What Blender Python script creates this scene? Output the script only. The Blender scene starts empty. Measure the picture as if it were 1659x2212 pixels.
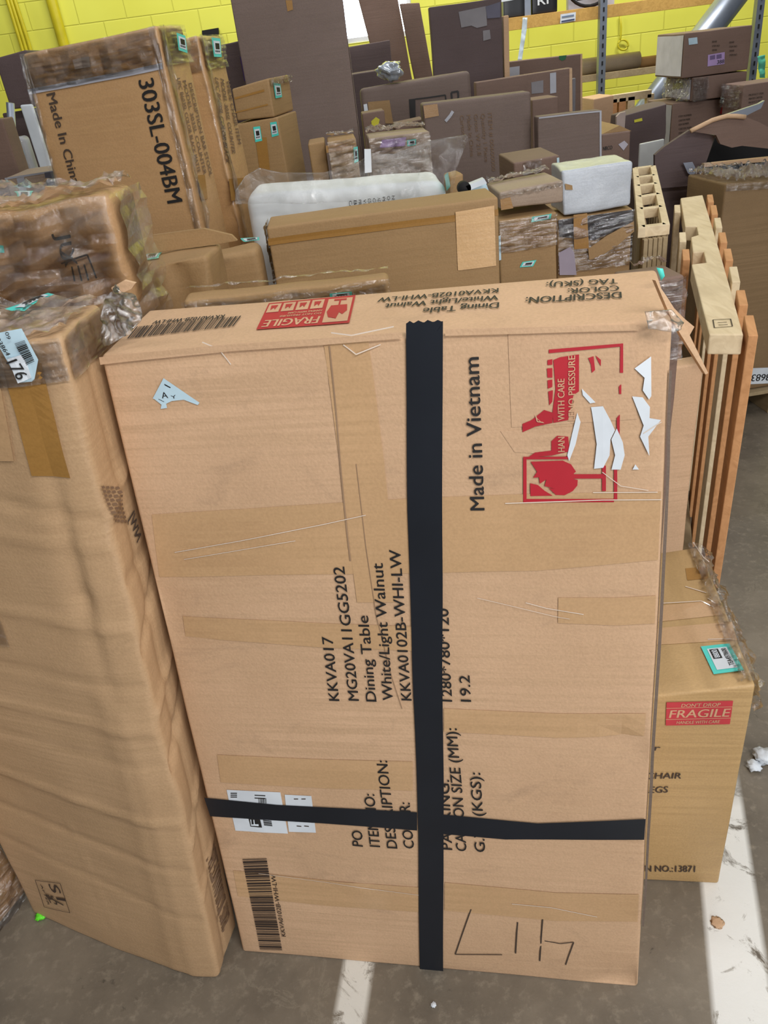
import bpy, bmesh, math, random
import numpy as np
from mathutils import Vector, Matrix, noise as mn

SC = bpy.context.scene
COL = SC.collection
R = random.Random(7)

# ------------------------------------------------------------------ camera
IW, IH, FPX = 1659, 2212, 1660.0
PITCH, ROLL, EYE = 0.5391, -0.1317, 1.5816
_f = np.array([0, math.cos(PITCH), -math.sin(PITCH)])
_r = np.array([1.0, 0, 0]); _u = np.cross(_r, _f)
_c, _s = math.cos(ROLL), math.sin(ROLL)
RC = np.stack([_c*_r+_s*_u, -_s*_r+_c*_u, _f])      # right, up, forward
CAMP = np.array([0, 0, EYE])
cd = bpy.data.cameras.new('camera'); cam = bpy.data.objects.new('camera', cd); COL.objects.link(cam)
cd.sensor_fit = 'HORIZONTAL'; cd.sensor_width = 36.0; cd.lens = 36.0*FPX/IW
cd.clip_start = 0.05; cd.clip_end = 60
M = Matrix(((RC[0][0], RC[1][0], -RC[2][0], 0), (RC[0][1], RC[1][1], -RC[2][1], 0),
            (RC[0][2], RC[1][2], -RC[2][2], EYE), (0, 0, 0, 1)))
cam.matrix_world = M
SC.camera = cam

# ------------------------------------------------------------------ world and lights
SC.view_settings.view_transform = 'Standard'; SC.view_settings.look = 'None'
SC.view_settings.gamma = 1; SC.view_settings.use_curve_mapping = False
SC.view_settings.exposure = 0.0
wd = bpy.data.worlds.new('hall_ambient'); SC.world = wd; wd.use_nodes = True
wd.node_tree.nodes['Background'].inputs[0].default_value = (0.80, 0.88, 1.0, 1)
wd.node_tree.nodes['Background'].inputs[1].default_value = 0.11

def lamp(name, loc, target, size, power, color):
    l = bpy.data.lights.new(name, 'AREA'); l.shape = 'RECTANGLE'; l.size, l.size_y = size
    l.energy = power; l.color = color
    o = bpy.data.objects.new(name, l); COL.objects.link(o); o.location = loc
    d = Vector(target)-Vector(loc); o.rotation_euler = d.to_track_quat('-Z', 'Y').to_euler()
    return o
lamp('ceiling_lamp', (0.95, -0.7, 2.95), (0.2, 1.1, 0.4), (1.5, 0.4), 48, (1.0, 0.97, 0.93))
lamp('front_fill_light', (1.9, -2.8, 1.7), (0.5, 1.2, 0.5), (3.0, 2.4), 96, (0.97, 0.98, 1.0))  # invented source: broad front fill from behind the camera, no door stands there
for q in ((-1.4, 0.3, 3.6), (0.3, 1.9, 4.0), (2.0, 1.2, 4.0), (-1.0, 2.6, 4.2), (1.3, 3.6, 4.4)):
    lamp('glint_light', q, (q[0], q[1], 0), (1.3, 0.06), 11, (1.0, 0.98, 0.95))  # unseen thin lights, added to put sharp glints on the stretch film
lamp('ceiling_lamp', (-0.2, 3.2, 4.4), (-0.2, 2.6, 0), (1.6, 0.3), 6, (0.92, 0.95, 1.0))
lamp('ceiling_lamp', (2.6, 3.4, 4.4), (2.2, 3.0, 0), (1.6, 0.3), 8, (0.95, 0.96, 1.0))
lamp('ceiling_lamp', (-1.2, 5.9, 4.6), (-1.2, 8.0, 2.0), (2.6, 0.4), 108, (1.0, 0.98, 0.93))
lamp('ceiling_lamp', (2.8, 5.9, 4.6), (2.8, 8.0, 1.6), (2.6, 0.4), 150, (1.0, 0.98, 0.93))

# ------------------------------------------------------------------ pixel helpers
def ray(px, py):
    return RC.T @ np.array([(px-IW/2)/FPX, (IH/2-py)/FPX, 1.0])
def onz(px, py, z=0.0):
    d = ray(px, py); return CAMP + d*((z-EYE)/d[2])
def ony(px, py, Y):
    d = ray(px, py); return CAMP + d*(Y/d[1])
def onplane(px, py, o, n):
    d = ray(px, py); return CAMP + d*(np.dot(o-CAMP, n)/np.dot(d, n))
def proj(P):
    q = RC @ (np.asarray(P)-CAMP)
    return np.array([IW/2+FPX*q[0]/q[2], IH/2-FPX*q[1]/q[2]])
def frame(yaw, lean):
    ex = np.array([math.cos(yaw), math.sin(yaw), 0]); n = np.array([-math.sin(yaw), math.cos(yaw), 0])
    z = np.array([0, 0, 1.0])
    return ex, z*math.cos(lean)+n*math.sin(lean), n*math.cos(lean)-z*math.sin(lean)

# ------------------------------------------------------------------ materials
def lin(c):
    return tuple(((v/255)/12.92 if v/255 <= .04045 else ((v/255+.055)/1.055)**2.4) for v in c)+(1,)
MATS = {}
def new_mat(name):
    m = bpy.data.materials.new(name); m.use_nodes = True
    nt = m.node_tree; b = nt.nodes['Principled BSDF']
    return m, nt, b
def N(nt, t, **kw):
    n = nt.nodes.new(t)
    for k, v in kw.items():
        if k in n.inputs: n.inputs[k].default_value = v
        else: setattr(n, k, v)
    return n
def mix(nt, fac, a, b, blend='MIX'):
    n = nt.nodes.new('ShaderNodeMix'); n.data_type = 'RGBA'; n.blend_type = blend
    for sock, v in ((n.inputs[0], fac), (n.inputs[6], a), (n.inputs[7], b)):
        if hasattr(v, 'is_output'): nt.links.new(v, sock)
        else: sock.default_value = v
    return n.outputs[2]
def ramp(nt, src, p0, p1):
    n = nt.nodes.new('ShaderNodeMapRange'); n.inputs[1].default_value = p0; n.inputs[2].default_value = p1
    nt.links.new(src, n.inputs[0]); return n.outputs[0]
def plain(name, rgb, rough=.6, metal=0, coat=0, emit=0):
    if name in MATS: return MATS[name]
    m, nt, b = new_mat(name); b.inputs['Base Color'].default_value = lin(rgb)
    b.inputs['Roughness'].default_value = rough; b.inputs['Metallic'].default_value = metal
    b.inputs['Coat Weight'].default_value = coat
    tc = N(nt, 'ShaderNodeTexCoord'); nz = N(nt, 'ShaderNodeTexNoise', Scale=9.0, Detail=4.0)
    nt.links.new(tc.outputs['Object'], nz.inputs['Vector'])
    c = lin(rgb); d = tuple(x*.82 for x in c[:3])+(1,)
    nt.links.new(mix(nt, ramp(nt, nz.outputs[0], .4, .7), c, d), b.inputs['Base Color'])
    if emit:
        b.inputs['Emission Color'].default_value = c; b.inputs['Emission Strength'].default_value = emit
    MATS[name] = m; return m
def cardboard(name, rgb, rough=.7, coat=0.0, grime=.35, bump=.25, wrinkle=0.0):
    if name in MATS: return MATS[name]
    m, nt, b = new_mat(name); L = nt.links.new
    tc = N(nt, 'ShaderNodeTexCoord')
    n1 = N(nt, 'ShaderNodeTexNoise', Scale=2.3, Detail=5.0, Roughness=.6); L(tc.outputs['Object'], n1.inputs['Vector'])
    mp = N(nt, 'ShaderNodeMapping'); mp.inputs['Scale'].default_value = (3.0, 3.0, 130.0); L(tc.outputs['Object'], mp.inputs['Vector'])
    n2 = N(nt, 'ShaderNodeTexNoise', Scale=1.0, Detail=3.0); L(mp.outputs[0], n2.inputs['Vector'])
    n3 = N(nt, 'ShaderNodeTexNoise', Scale=240.0, Detail=2.0); L(tc.outputs['Object'], n3.inputs['Vector'])
    mp2 = N(nt, 'ShaderNodeMapping'); mp2.inputs['Scale'].default_value = (7.0, 7.0, 12.0); L(tc.outputs['Object'], mp2.inputs['Vector'])
    n4 = N(nt, 'ShaderNodeTexNoise', Scale=1.0, Detail=8.0, Roughness=.7, Distortion=.8); L(mp2.outputs[0], n4.inputs['Vector'])
    c = lin(rgb); dk = (c[0]*.80, c[1]*.77, c[2]*.73, 1); lt = (min(c[0]*1.12, 1), min(c[1]*1.12, 1), min(c[2]*1.14, 1), 1)
    x = mix(nt, ramp(nt, n1.outputs[0], .35, .68), lt, dk)
    x = mix(nt, ramp(nt, n2.outputs[0], .45, .62), x, (c[0]*.93, c[1]*.92, c[2]*.9, 1))
    g = N(nt, 'ShaderNodeMath', operation='MULTIPLY'); L(ramp(nt, n4.outputs[0], .56, .74), g.inputs[0]); g.inputs[1].default_value = grime
    x = mix(nt, g.outputs[0], x, (c[0]*.5, c[1]*.5, c[2]*.52, 1))
    x = mix(nt, .22, x, mix(nt, ramp(nt, n3.outputs[0], .3, .7), (c[0]*.7, c[1]*.7, c[2]*.7, 1), lt))
    L(x, b.inputs['Base Color'])
    b.inputs['Roughness'].default_value = rough
    ad = N(nt, 'ShaderNodeMath', operation='ADD'); L(n2.outputs[0], ad.inputs[0]); L(n3.outputs[0], ad.inputs[1])
    bp = N(nt, 'ShaderNodeBump', Strength=bump, Distance=.002); L(ad.outputs[0], bp.inputs['Height'])
    L(bp.outputs[0], b.inputs['Normal'])
    if coat:
        b.inputs['Coat Weight'].default_value = coat; b.inputs['Coat Roughness'].default_value = .12
        mp3 = N(nt, 'ShaderNodeMapping'); mp3.inputs['Scale'].default_value = (16.0, 16.0, 26.0); L(tc.outputs['Object'], mp3.inputs['Vector'])
        n5 = N(nt, 'ShaderNodeTexNoise', Scale=1.0, Detail=5.0, Distortion=1.6); L(mp3.outputs[0], n5.inputs['Vector'])
        b2 = N(nt, 'ShaderNodeBump', Strength=.7, Distance=.012+wrinkle); L(n5.outputs[0], b2.inputs['Height'])
        L(b2.outputs[0], b.inputs['Coat Normal'])
    MATS[name] = m; return m
def film_mat(name, tint=(235, 238, 240), opac=.03, scale=34.0, dist=.012, gloss=.34):
    if name in MATS: return MATS[name]
    m, nt, b = new_mat(name); L = nt.links.new; out = nt.nodes['Material Output']
    tc = N(nt, 'ShaderNodeTexCoord')
    nz = N(nt, 'ShaderNodeTexNoise', Scale=scale, Detail=6.0, Roughness=.6, Distortion=2.2); L(tc.outputs['Object'], nz.inputs['Vector'])
    n2 = N(nt, 'ShaderNodeTexNoise', Scale=scale*.35, Detail=4.0, Distortion=1.0); L(tc.outputs['Object'], n2.inputs['Vector'])
    bp = N(nt, 'ShaderNodeBump', Strength=1.0, Distance=dist); L(nz.outputs[0], bp.inputs['Height'])
    tr = N(nt, 'ShaderNodeBsdfTransparent'); tr.inputs[0].default_value = (.95, .95, .95, 1)
    gl = N(nt, 'ShaderNodeBsdfGlossy', Roughness=.07); gl.inputs[0].default_value = (1, 1, 1, 1); L(bp.outputs[0], gl.inputs['Normal'])
    df = N(nt, 'ShaderNodeBsdfDiffuse'); df.inputs[0].default_value = lin(tint); L(bp.outputs[0], df.inputs['Normal'])
    m1 = N(nt, 'ShaderNodeMixShader'); L(tr.outputs[0], m1.inputs[1]); L(df.outputs[0], m1.inputs[2])
    mm = N(nt, 'ShaderNodeMath', operation='MULTIPLY'); L(ramp(nt, n2.outputs[0], .40, .75), mm.inputs[0]); mm.inputs[1].default_value = opac*2.2
    L(mm.outputs[0], m1.inputs[0])
    m2 = N(nt, 'ShaderNodeMixShader'); fr = N(nt, 'ShaderNodeFresnel', IOR=1.55); fm = N(nt, 'ShaderNodeMath', operation='MULTIPLY_ADD'); L(fr.outputs[0], fm.inputs[0]); fm.inputs[1].default_value = gloss*2; fm.inputs[2].default_value = gloss*.12; fm.use_clamp = True; L(fm.outputs[0], m2.inputs[0]); L(m1.outputs[0], m2.inputs[1]); L(gl.outputs[0], m2.inputs[2])
    L(m2.outputs[0], out.inputs['Surface'])
    MATS[name] = m; return m
def wood(name, rgb):
    if name in MATS: return MATS[name]
    m, nt, b = new_mat(name); L = nt.links.new; tc = N(nt, 'ShaderNodeTexCoord')
    mp = N(nt, 'ShaderNodeMapping'); mp.inputs['Scale'].default_value = (26, 5, 26); L(tc.outputs['Object'], mp.inputs['Vector'])
    nz = N(nt, 'ShaderNodeTexNoise', Scale=1.2, Detail=6.0, Distortion=1.5); L(mp.outputs[0], nz.inputs['Vector'])
    n2 = N(nt, 'ShaderNodeTexNoise', Scale=6.0, Detail=4.0); L(tc.outputs['Object'], n2.inputs['Vector'])
    c = lin(rgb); d = (c[0]*.8, c[1]*.76, c[2]*.7, 1)
    x = mix(nt, ramp(nt, nz.outputs[0], .35, .75), c, d)
    x = mix(nt, ramp(nt, n2.outputs[0], .55, .8), x, (c[0]*.75, c[1]*.72, c[2]*.68, 1))
    L(x, b.inputs['Base Color']); b.inputs['Roughness'].default_value = .75
    bp = N(nt, 'ShaderNodeBump', Strength=.4, Distance=.004); L(nz.outputs[0], bp.inputs['Height']); L(bp.outputs[0], b.inputs['Normal'])
    MATS[name] = m; return m

KRAFT = cardboard('kraft_board', (208, 172, 137), grime=.5)
KRAFT_L = cardboard('kraft_board_creased', (196, 162, 124), rough=.55, grime=.25)
KRAFT_C = cardboard('kraft_board_ochre', (190, 157, 108), rough=.5, grime=.2)
KRAFT_F = cardboard('kraft_board_filmed', (196, 156, 112), rough=.55, coat=.6, grime=.25)
KRAFT_S = cardboard('kraft_board_shiny', (196, 156, 110), rough=.45, coat=.35, grime=.15)
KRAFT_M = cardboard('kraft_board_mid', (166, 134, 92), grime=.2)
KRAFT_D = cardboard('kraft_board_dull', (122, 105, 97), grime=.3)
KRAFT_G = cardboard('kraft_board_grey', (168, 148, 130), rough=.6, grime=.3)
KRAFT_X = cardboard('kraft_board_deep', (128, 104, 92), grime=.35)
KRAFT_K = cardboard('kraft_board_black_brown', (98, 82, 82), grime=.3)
LINER = cardboard('board_edge', (214, 178, 142), grime=.15)
INK = plain('black_ink', (34, 32, 32), .6)
INK2 = plain('faded_ink', (74, 60, 50), .7)
INK3 = plain('faint_ink', (124, 98, 76), .7)
RED = plain('red_ink', (184, 30, 46), .55)
RED2 = plain('dull_red_label', (200, 62, 70), .45)
PALE = plain('bare_print', (214, 170, 134), .7)
WHITE = plain('white_paper', (226, 234, 242), .5)
TEAL = plain('teal_paper', (86, 220, 208), .4)
BLUEP = plain('pale_blue_paper', (198, 226, 240), .45)
TAPEK = plain('black_tape', (24, 29, 38), .42)
TAPET = cardboard('tan_tape', (203, 166, 125), rough=.28, grime=.12, bump=.1)
TAPEO = cardboard('ochre_tape', (166, 124, 66), rough=.3, grime=.15, bump=.1)
TAPEG = plain('grey_tape', (176, 178, 188), .35)
PURPLE = plain('purple_paper', (178, 150, 200), .5)
YELLOWP = plain('yellow_paper', (214, 206, 40), .5)
BLACK = plain('black_foam', (14, 13, 15), .8)
STEEL = plain('galvanised_steel', (150, 158, 172), .38, .75)
FILM = film_mat('stretch_film')
FILM_H = film_mat('heavy_stretch_film', opac=.05, scale=60.0, dist=.002, gloss=.55)
FILM_B = film_mat('clear_bag_film', opac=.06, scale=16.0, dist=.012, gloss=.22)
PINE = wood('pine_timber', (236, 216, 180)); PINE_O = wood('orange_pine', (214, 158, 108)); PINE_G = wood('grey_pine', (176, 156, 122))

# ------------------------------------------------------------------ object helpers
def tag(o, label, cat, group=None, kind=None):
    o['label'] = label; o['category'] = cat
    if group: o['group'] = group
    if kind: o['kind'] = kind
    return o
def empty(name, loc):
    o = bpy.data.objects.new(name, None); o.empty_display_size = .05; o.location = Vector(loc); COL.objects.link(o); return o
def mesh_obj(name, verts, faces, mat, parent=None, smooth=True, origin=None):
    """verts in world space; stored relative to the parent's place (or to their own base)"""
    V = np.array([np.asarray(v, float) for v in verts])
    if parent is not None:
        base = np.array(abs_loc(parent))
    else:
        base = np.array([V[:, 0].mean(), V[:, 1].mean(), V[:, 2].min()]) if origin is None else np.array(origin)
    me = bpy.data.meshes.new(name)
    me.from_pydata([tuple(v) for v in (V-base)], [], faces); me.update()
    if smooth:
        me.polygons.foreach_set('use_smooth', [True]*len(me.polygons))
    if isinstance(mat, (list, tuple)):
        for m_ in mat: me.materials.append(m_)
    else: me.materials.append(mat)
    o = bpy.data.objects.new(name, me); COL.objects.link(o)
    if parent is not None: o.parent = parent
    else: o.location = Vector(base)
    return o
def abs_loc(o):
    l = Vector(o.location)
    while o.parent: o = o.parent; l += o.location
    return l
def fix_normals(o):
    bm = bmesh.new(); bm.from_mesh(o.data); bmesh.ops.recalc_face_normals(bm, faces=bm.faces); bm.to_mesh(o.data); bm.free()
def label_part(o, s): o['label'] = s; return o

FONTC = {}
def text_geo(s):
    if s in FONTC: return FONTC[s]
    cu = bpy.data.curves.new('t', 'FONT'); cu.body = s; cu.resolution_u = 3;  cu.fill_mode = 'FRONT'
    o = bpy.data.objects.new('t', cu); me = o.to_mesh()
    v = np.array([p.co[:2] for p in me.vertices]) if len(me.vertices) else np.zeros((0, 2))
    f = [list(p.vertices) for p in me.polygons]
    o.to_mesh_clear(); bpy.data.objects.remove(o); bpy.data.curves.remove(cu)
    FONTC[s] = (v, f); return FONTC[s]
CAPH = None
def cap():
    global CAPH
    if CAPH is None: CAPH = text_geo('H')[0][:, 1].max()
    return CAPH

class Carton:
    """A box-shaped body given by eight corners, with rounded edges and soft dents.
       local coordinates: a across the front, b up, c back"""
    def __init__(s, corners, noise=.003, freq=3.2, seed=0, r=.006, res=.05, creases=(), bend=None):
        s.K = [np.array(c, float) for c in corners]          # FBL FBR FTR FTL  BBL BBR BTR BTL
        k = s.K; d = lambda i, j: np.linalg.norm(k[i]-k[j])
        s.W = (d(0, 1)+d(3, 2))/2; s.H = (d(0, 3)+d(1, 2))/2; s.D = (d(0, 4)+d(1, 5)+d(3, 7)+d(2, 6))/4
        s.noise, s.freq, s.seed, s.r, s.res, s.creases = noise, freq, seed, min(r, s.D*.3, s.H*.3, s.W*.3), res, creases
        s.root = None; s.bend = bend
    def raw(s, a, b, c):
        x, y, z = a/s.W, b/s.H, c/s.D; k = s.K
        if s.bend and x > s.bend[0]: z += s.bend[1]*(x-s.bend[0])*(1-min(max(z, 0), 1))
        f = (k[0]*(1-x)+k[1]*x)*(1-y)+(k[3]*(1-x)+k[2]*x)*y
        g = (k[4]*(1-x)+k[5]*x)*(1-y)+(k[7]*(1-x)+k[6]*x)*y
        return f*(1-z)+g*z
    def nrm(s, face):
        k = s.K
        ax = {'front': (1, 0, 3, 0), 'back': (5, 4, 7, 4), 'right': (5, 1, 2, 1), 'left': (0, 4, 3, 0), 'top': (2, 3, 7, 3), 'bottom': (4, 0, 1, 0)}[face]
        n = np.cross(k[ax[0]]-k[ax[1]], k[ax[2]]-k[ax[3]]); n = n/np.linalg.norm(n)
        ctr = sum(k)/8; fc = {'front': (0, 1, 2, 3), 'back': (4, 5, 6, 7), 'right': (1, 5, 6, 2), 'left': (0, 4, 7, 3), 'top': (3, 2, 6, 7), 'bottom': (0, 1, 5, 4)}[face]
        m_ = sum(k[i] for i in fc)/4
        return n if np.dot(n, m_-ctr) > 0 else -n
    def loc(s, face, u, v):
        return {'front': (u, v, 0), 'back': (u, v, s.D), 'right': (s.W, v, u), 'left': (0, v, s.D-u), 'top': (u, s.H, v), 'bottom': (u, 0, v)}[face]
    def dims(s, face):
        return {'front': (s.W, s.H), 'back': (s.W, s.H), 'right': (s.D, s.H), 'left': (s.D, s.H), 'top': (s.W, s.D), 'bottom': (s.W, s.D)}[face]
    def disp(s, p):
        if not s.noise: return 0
        q = Vector(p)*s.freq+Vector((s.seed*3.7, s.seed*1.3, 0))
        v = np.array(mn.noise_vector(q))*s.noise+np.array(mn.noise_vector(q*2.7))*s.noise*.35
        return v
    def crease(s, face, u, v):
        t = 0.0
        for (fc, u0, v0, u1, v1, amp, wd_) in s.creases:
            if fc != face: continue
            W_, H_ = s.dims(face)
            ax, ay, bx, by = u0*W_, v0*H_, u1*W_, v1*H_
            dx, dy = bx-ax, by-ay; L2 = dx*dx+dy*dy+1e-9
            q = ((u-ax)*dx+(v-ay)*dy)/L2; q_ = min(1, max(0, q))
            ds = math.hypot(u-ax-dx*q_, v-ay-dy*q_)
            t += amp*math.exp(-(ds/wd_)**1.5)
        return t
    def S(s, face, u, v, off=0.0, extra=None):
        p = s.raw(*s.loc(face, u, v)); q = p+s.disp(p)
        return q+s.nrm(face)*(off+(s.crease(face, u, v) if s.creases else 0))
    def grid1(s, L, n):
        r = s.r; a = [0, r*.3, r*.65, r]
        m_ = max(1, n); mid = [r+(L-2*r)*i/m_ for i in range(1, m_)]
        return a+mid+[L-r, L-r*.65, L-r*.3, L]
    def body(s, name, mat, parent=None, skip=()):
        A = s.grid1(s.W, min(60, int(s.W/s.res)+1)); B = s.grid1(s.H, min(150, int(s.H/s.res)+1)); Cc = s.grid1(s.D, min(40, int(s.D/s.res)+1))
        V = []; F = []; idx = {}
        def vid(face, i, j, a, b, c):
            key = (round(a, 5), round(b, 5), round(c, 5))
            if key in idx: return idx[key]
            r = s.r; L = (s.W, s.H, s.D); p = np.array([a, b, c]); qn = np.array([min(max(p[t], r), L[t]-r) for t in range(3)])
            dl = p-qn; ln = np.linalg.norm(dl)
            if ln > 1e-9: p = qn+dl/ln*r
            w = s.raw(*p); w = w+s.disp(w)
            if s.creases:
                fu = {'front': (a, b), 'back': (a, b), 'right': (c, b), 'left': (s.D-c, b), 'top': (a, c), 'bottom': (a, c)}[face]
                edge = min(fu[0], s.dims(face)[0]-fu[0], fu[1], s.dims(face)[1]-fu[1])
                w = w+s.nrm(face)*s.crease(face, *fu)*min(1, edge/(r+1e-6))
            idx[key] = len(V); V.append(w); return idx[key]
        def sheet(face, U, Wv, fn):
            ids = [[vid(face, i, j, *fn(u, v)) for j, v in enumerate(Wv)] for i, u in enumerate(U)]
            for i in range(len(U)-1):
                for j in range(len(Wv)-1):
                    q = [ids[i][j], ids[i+1][j], ids[i+1][j+1], ids[i][j+1]]
                    if len(set(q)) >= 3:
                        q2 = []
                        for t in q:
                            if t not in q2: q2.append(t)
                        F.append(q2)
        sheet('front', A, B, lambda u, v: (u, v, 0)); sheet('back', A, B, lambda u, v: (s.W-u, v, s.D))
        sheet('right', Cc, B, lambda u, v: (s.W, v, u)); sheet('left', Cc, B, lambda u, v: (0, v, s.D-u))
        sheet('top', A, Cc, lambda u, v: (u, s.H, v)); sheet('bottom', A, Cc, lambda u, v: (u, 0, s.D-v))
        return mesh_obj(name, V, F, mat, parent)
    # --- decals
    def uv(s, face, px):
        W_, H_ = s.dims(face); u, v = W_/2, H_/2; px = np.array(px, float)
        P = lambda u, v: proj(s.raw(*s.loc(face, u, v)))
        for _ in range(12):
            e = P(u, v)-px; h = 1e-4
            J = np.stack([(P(u+h, v)-P(u, v))/h, (P(u, v+h)-P(u, v))/h], 1)
            try: d = np.linalg.solve(J, -e)
            except Exception: break
            d = np.clip(d, -.5, .5); u += d[0]; v += d[1]
        return np.array([u, v])
    def decal(s, face, off=.0016): return Decal(s, face, off)
    def film(s, name, faces, mat, off=.004, noise=.006, freq=16, u=(0, 1), v=(0, 1), n=64, parent=None):
        if len(faces) > 1:
            return [s.film(name, [f], mat, off, noise, freq, u, v, n, parent) for f in faces]
        noise *= 1.3
        V = []; F = []
        for fc in faces:
            W_, H_ = s.dims(fc); nu = max(3, int(n*W_/max(W_, H_))); nv = max(3, int(n*H_/max(W_, H_))); b0 = len(V)
            for i in range(nu+1):
                for j in range(nv+1):
                    uu, vv = W_*(u[0]+(u[1]-u[0])*i/nu), H_*(v[0]+(v[1]-v[0])*j/nv)
                    p = s.S(fc, uu, vv, off); q = Vector(p)*freq
                    V.append(p+s.nrm(fc)*(abs(mn.noise(q))+.6*abs(mn.noise(q*2.1))+.5*abs(mn.noise(q*4.7)))*noise)
            for i in range(nu):
                for j in range(nv):
                    a = b0+i*(nv+1)+j; F.append([a, a+nv+1, a+nv+2, a+1])
        return mesh_obj(name, V, F, mat, parent or s.root, smooth=False)

class Decal:
    def __init__(s, C, face, off): s.C, s.face, s.off = C, face, off; s.V = []; s.F = []; s.MI = []
    def addq(s, uvs, faces, mi=0, lift=0):
        b = len(s.V); s.V += [s.C.S(s.face, p[0], p[1], s.off+lift) for p in uvs]
        for f in faces: s.F.append([b+i for i in f]); s.MI.append(mi)
    def quad(s, px4, n=1, m=1, mi=0, lift=0):      # TL TR BR BL
        q = [s.C.uv(s.face, p) for p in px4]; s.quv(q, n, m, mi, lift); return s
    def quv(s, q, n=1, m=1, mi=0, lift=0):
        P = []; F = []
        for j in range(m+1):
            for i in range(n+1):
                x, y = i/n, j/m
                P.append((q[0]*(1-x)+q[1]*x)*(1-y)+(q[3]*(1-x)+q[2]*x)*y)
        for j in range(m):
            for i in range(n):
                a = j*(n+1)+i; F.append([a, a+n+1, a+n+2, a+1])
        s.addq(P, F, mi, lift)
    def strip(s, A, B, mi=0, lift=0, sub=4):       # two px polylines
        P = []; F = []; a = [s.C.uv(s.face, p) for p in A]; b = [s.C.uv(s.face, p) for p in B]
        def dense(l):
            o = []
            for i in range(len(l)-1):
                for t in range(sub): o.append(l[i]+(l[i+1]-l[i])*t/sub)
            return o+[l[-1]]
        a, b = dense(a), dense(b)
        for x, y in zip(a, b): P += [x, (x+y)/2, y]
        for i in range(len(a)-1):
            F += [[3*i, 3*i+1, 3*i+4, 3*i+3], [3*i+1, 3*i+2, 3*i+5, 3*i+4]]
        s.addq(P, F, mi, lift); return s
    def poly(s, px, mi=0, lift=0):
        q = [s.C.uv(s.face, p) for p in px]; s.addq(q, [list(range(len(q)))], mi, lift); return s
    def bars(s, px4, count, axis=0, mi=0, seed=1, lift=0):
        q = [s.C.uv(s.face, p) for p in px4]; rr = random.Random(seed); x = 0.0; w = 1.0/count
        while x < 1:
            t = w*rr.choice((.35, .5, .5, .9, 1.2)); g = w*rr.choice((.4, .5, .8))
            x1 = min(1, x+t)
            if axis == 0: e = [q[0]*(1-x)+q[1]*x, q[0]*(1-x1)+q[1]*x1, q[3]*(1-x1)+q[2]*x1, q[3]*(1-x)+q[2]*x]
            else: e = [q[0]*(1-x)+q[3]*x, q[1]*(1-x)+q[2]*x, q[1]*(1-x1)+q[2]*x1, q[0]*(1-x1)+q[3]*x1]
            s.quv(e, 1, 1, mi, lift); x = x1+g
        return s
    def text(s, t, p0, p1, pt, mi=0, lift=0):
        a, b, c = (s.C.uv(s.face, p) for p in (p0, p1, pt))
        return s.textuv(t, a, b, c, mi, lift)
    def textuv(s, t, a, b, c, mi=0, lift=0):
        v, f = text_geo(t)
        if not len(v): return s
        L = np.linalg.norm(b-a); ex = (b-a)/L; h = c-a; h = h-ex*np.dot(h, ex)
        x0, x1 = v[:, 0].min(), v[:, 0].max()
        hl = np.linalg.norm(h)
        for sx in (-.022, .022):                    # a little extra stroke weight
            P = [a+ex*(L*(p[0]-x0)/(x1-x0)+sx*hl)+h*(p[1]/cap()) for p in v]
            s.addq(P, f, mi, lift+(.00012 if sx > 0 else 0))
        return s
    def stroke(s, pts, w, mi=0, lift=0):           # px polyline, width in metres
        q = [s.C.uv(s.face, p) for p in pts]
        for a, b in zip(q[:-1], q[1:]):
            d = (b-a)/(np.linalg.norm(b-a)+1e-9); n = np.array([-d[1], d[0]])*w/2
            s.quv([a+n, b+n, b-n, a-n], 3, 1, mi, lift)
        return s
    def build(s, name, mat, parent=None):
        o = mesh_obj(name, s.V, s.F, mat, parent or s.C.root, smooth=False)
        if isinstance(mat, (list, tuple)):
            o.data.polygons.foreach_set('material_index', s.MI)
        n = Vector(s.C.nrm(s.face))
        for p in o.data.polygons:
            if p.normal.dot(n) < 0: p.flip()
        return o

def carton(name, label, TL, TR, Y, yaw, depth, mat, base=0.0, lean=0.0, BL=None, BR=None, group=None, cat='carton',
           parts=True, body='carton_body', back=None, ref=None, free=False, **kw):
    """front face on an upright plane that passes TL..TR at distance Y; bottoms dropped to `base` (height or (px,py))"""
    yaw = math.radians(yaw); ex, up, bk = frame(yaw, lean)
    mid = ref or ((TL[0]+TR[0])/2, (TL[1]+TR[1])/2)
    o = ony(mid[0], mid[1], Y)
    tl, tr = onplane(*TL, o, bk), onplane(*TR, o, bk)
    if isinstance(base, tuple): base = onplane(*base, o, bk)[2]
    dn = lambda p: p-up*((p[2]-base)/up[2])
    def toward(p, px):
        q = onplane(*px, o, bk)
        return q if free else p+(q-p)*((p[2]-base)/(p[2]-q[2]))
    bl = toward(tl, BL) if BL else dn(tl)
    br = toward(tr, BR) if BR else dn(tr)
    B = bk*depth
    btl, btr = tl+B, tr+B
    if back: btl, btr = onplane(*back[0], o+B, bk), onplane(*back[1], o+B, bk)
    bbl, bbr = bl+B, br+B
    for P in (bbl, bbr): P[2] = max(P[2], base) if not free else max(P[2], 0)
    C = Carton([bl, br, tr, tl, bbl, bbr, btr, btl], **kw)
    if parts:
        C.root = empty(name, ((bl+br)/2+B/2)*np.array([1, 1, 0])+np.array([0, 0, min(bl[2], br[2])]))
        tag(C.root, label, cat, group); C.obj = C.body(body, mat, C.root)
    else:
        C.obj = C.body(name, mat); C.root = C.obj; tag(C.obj, label, cat, group)
    return C
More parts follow.
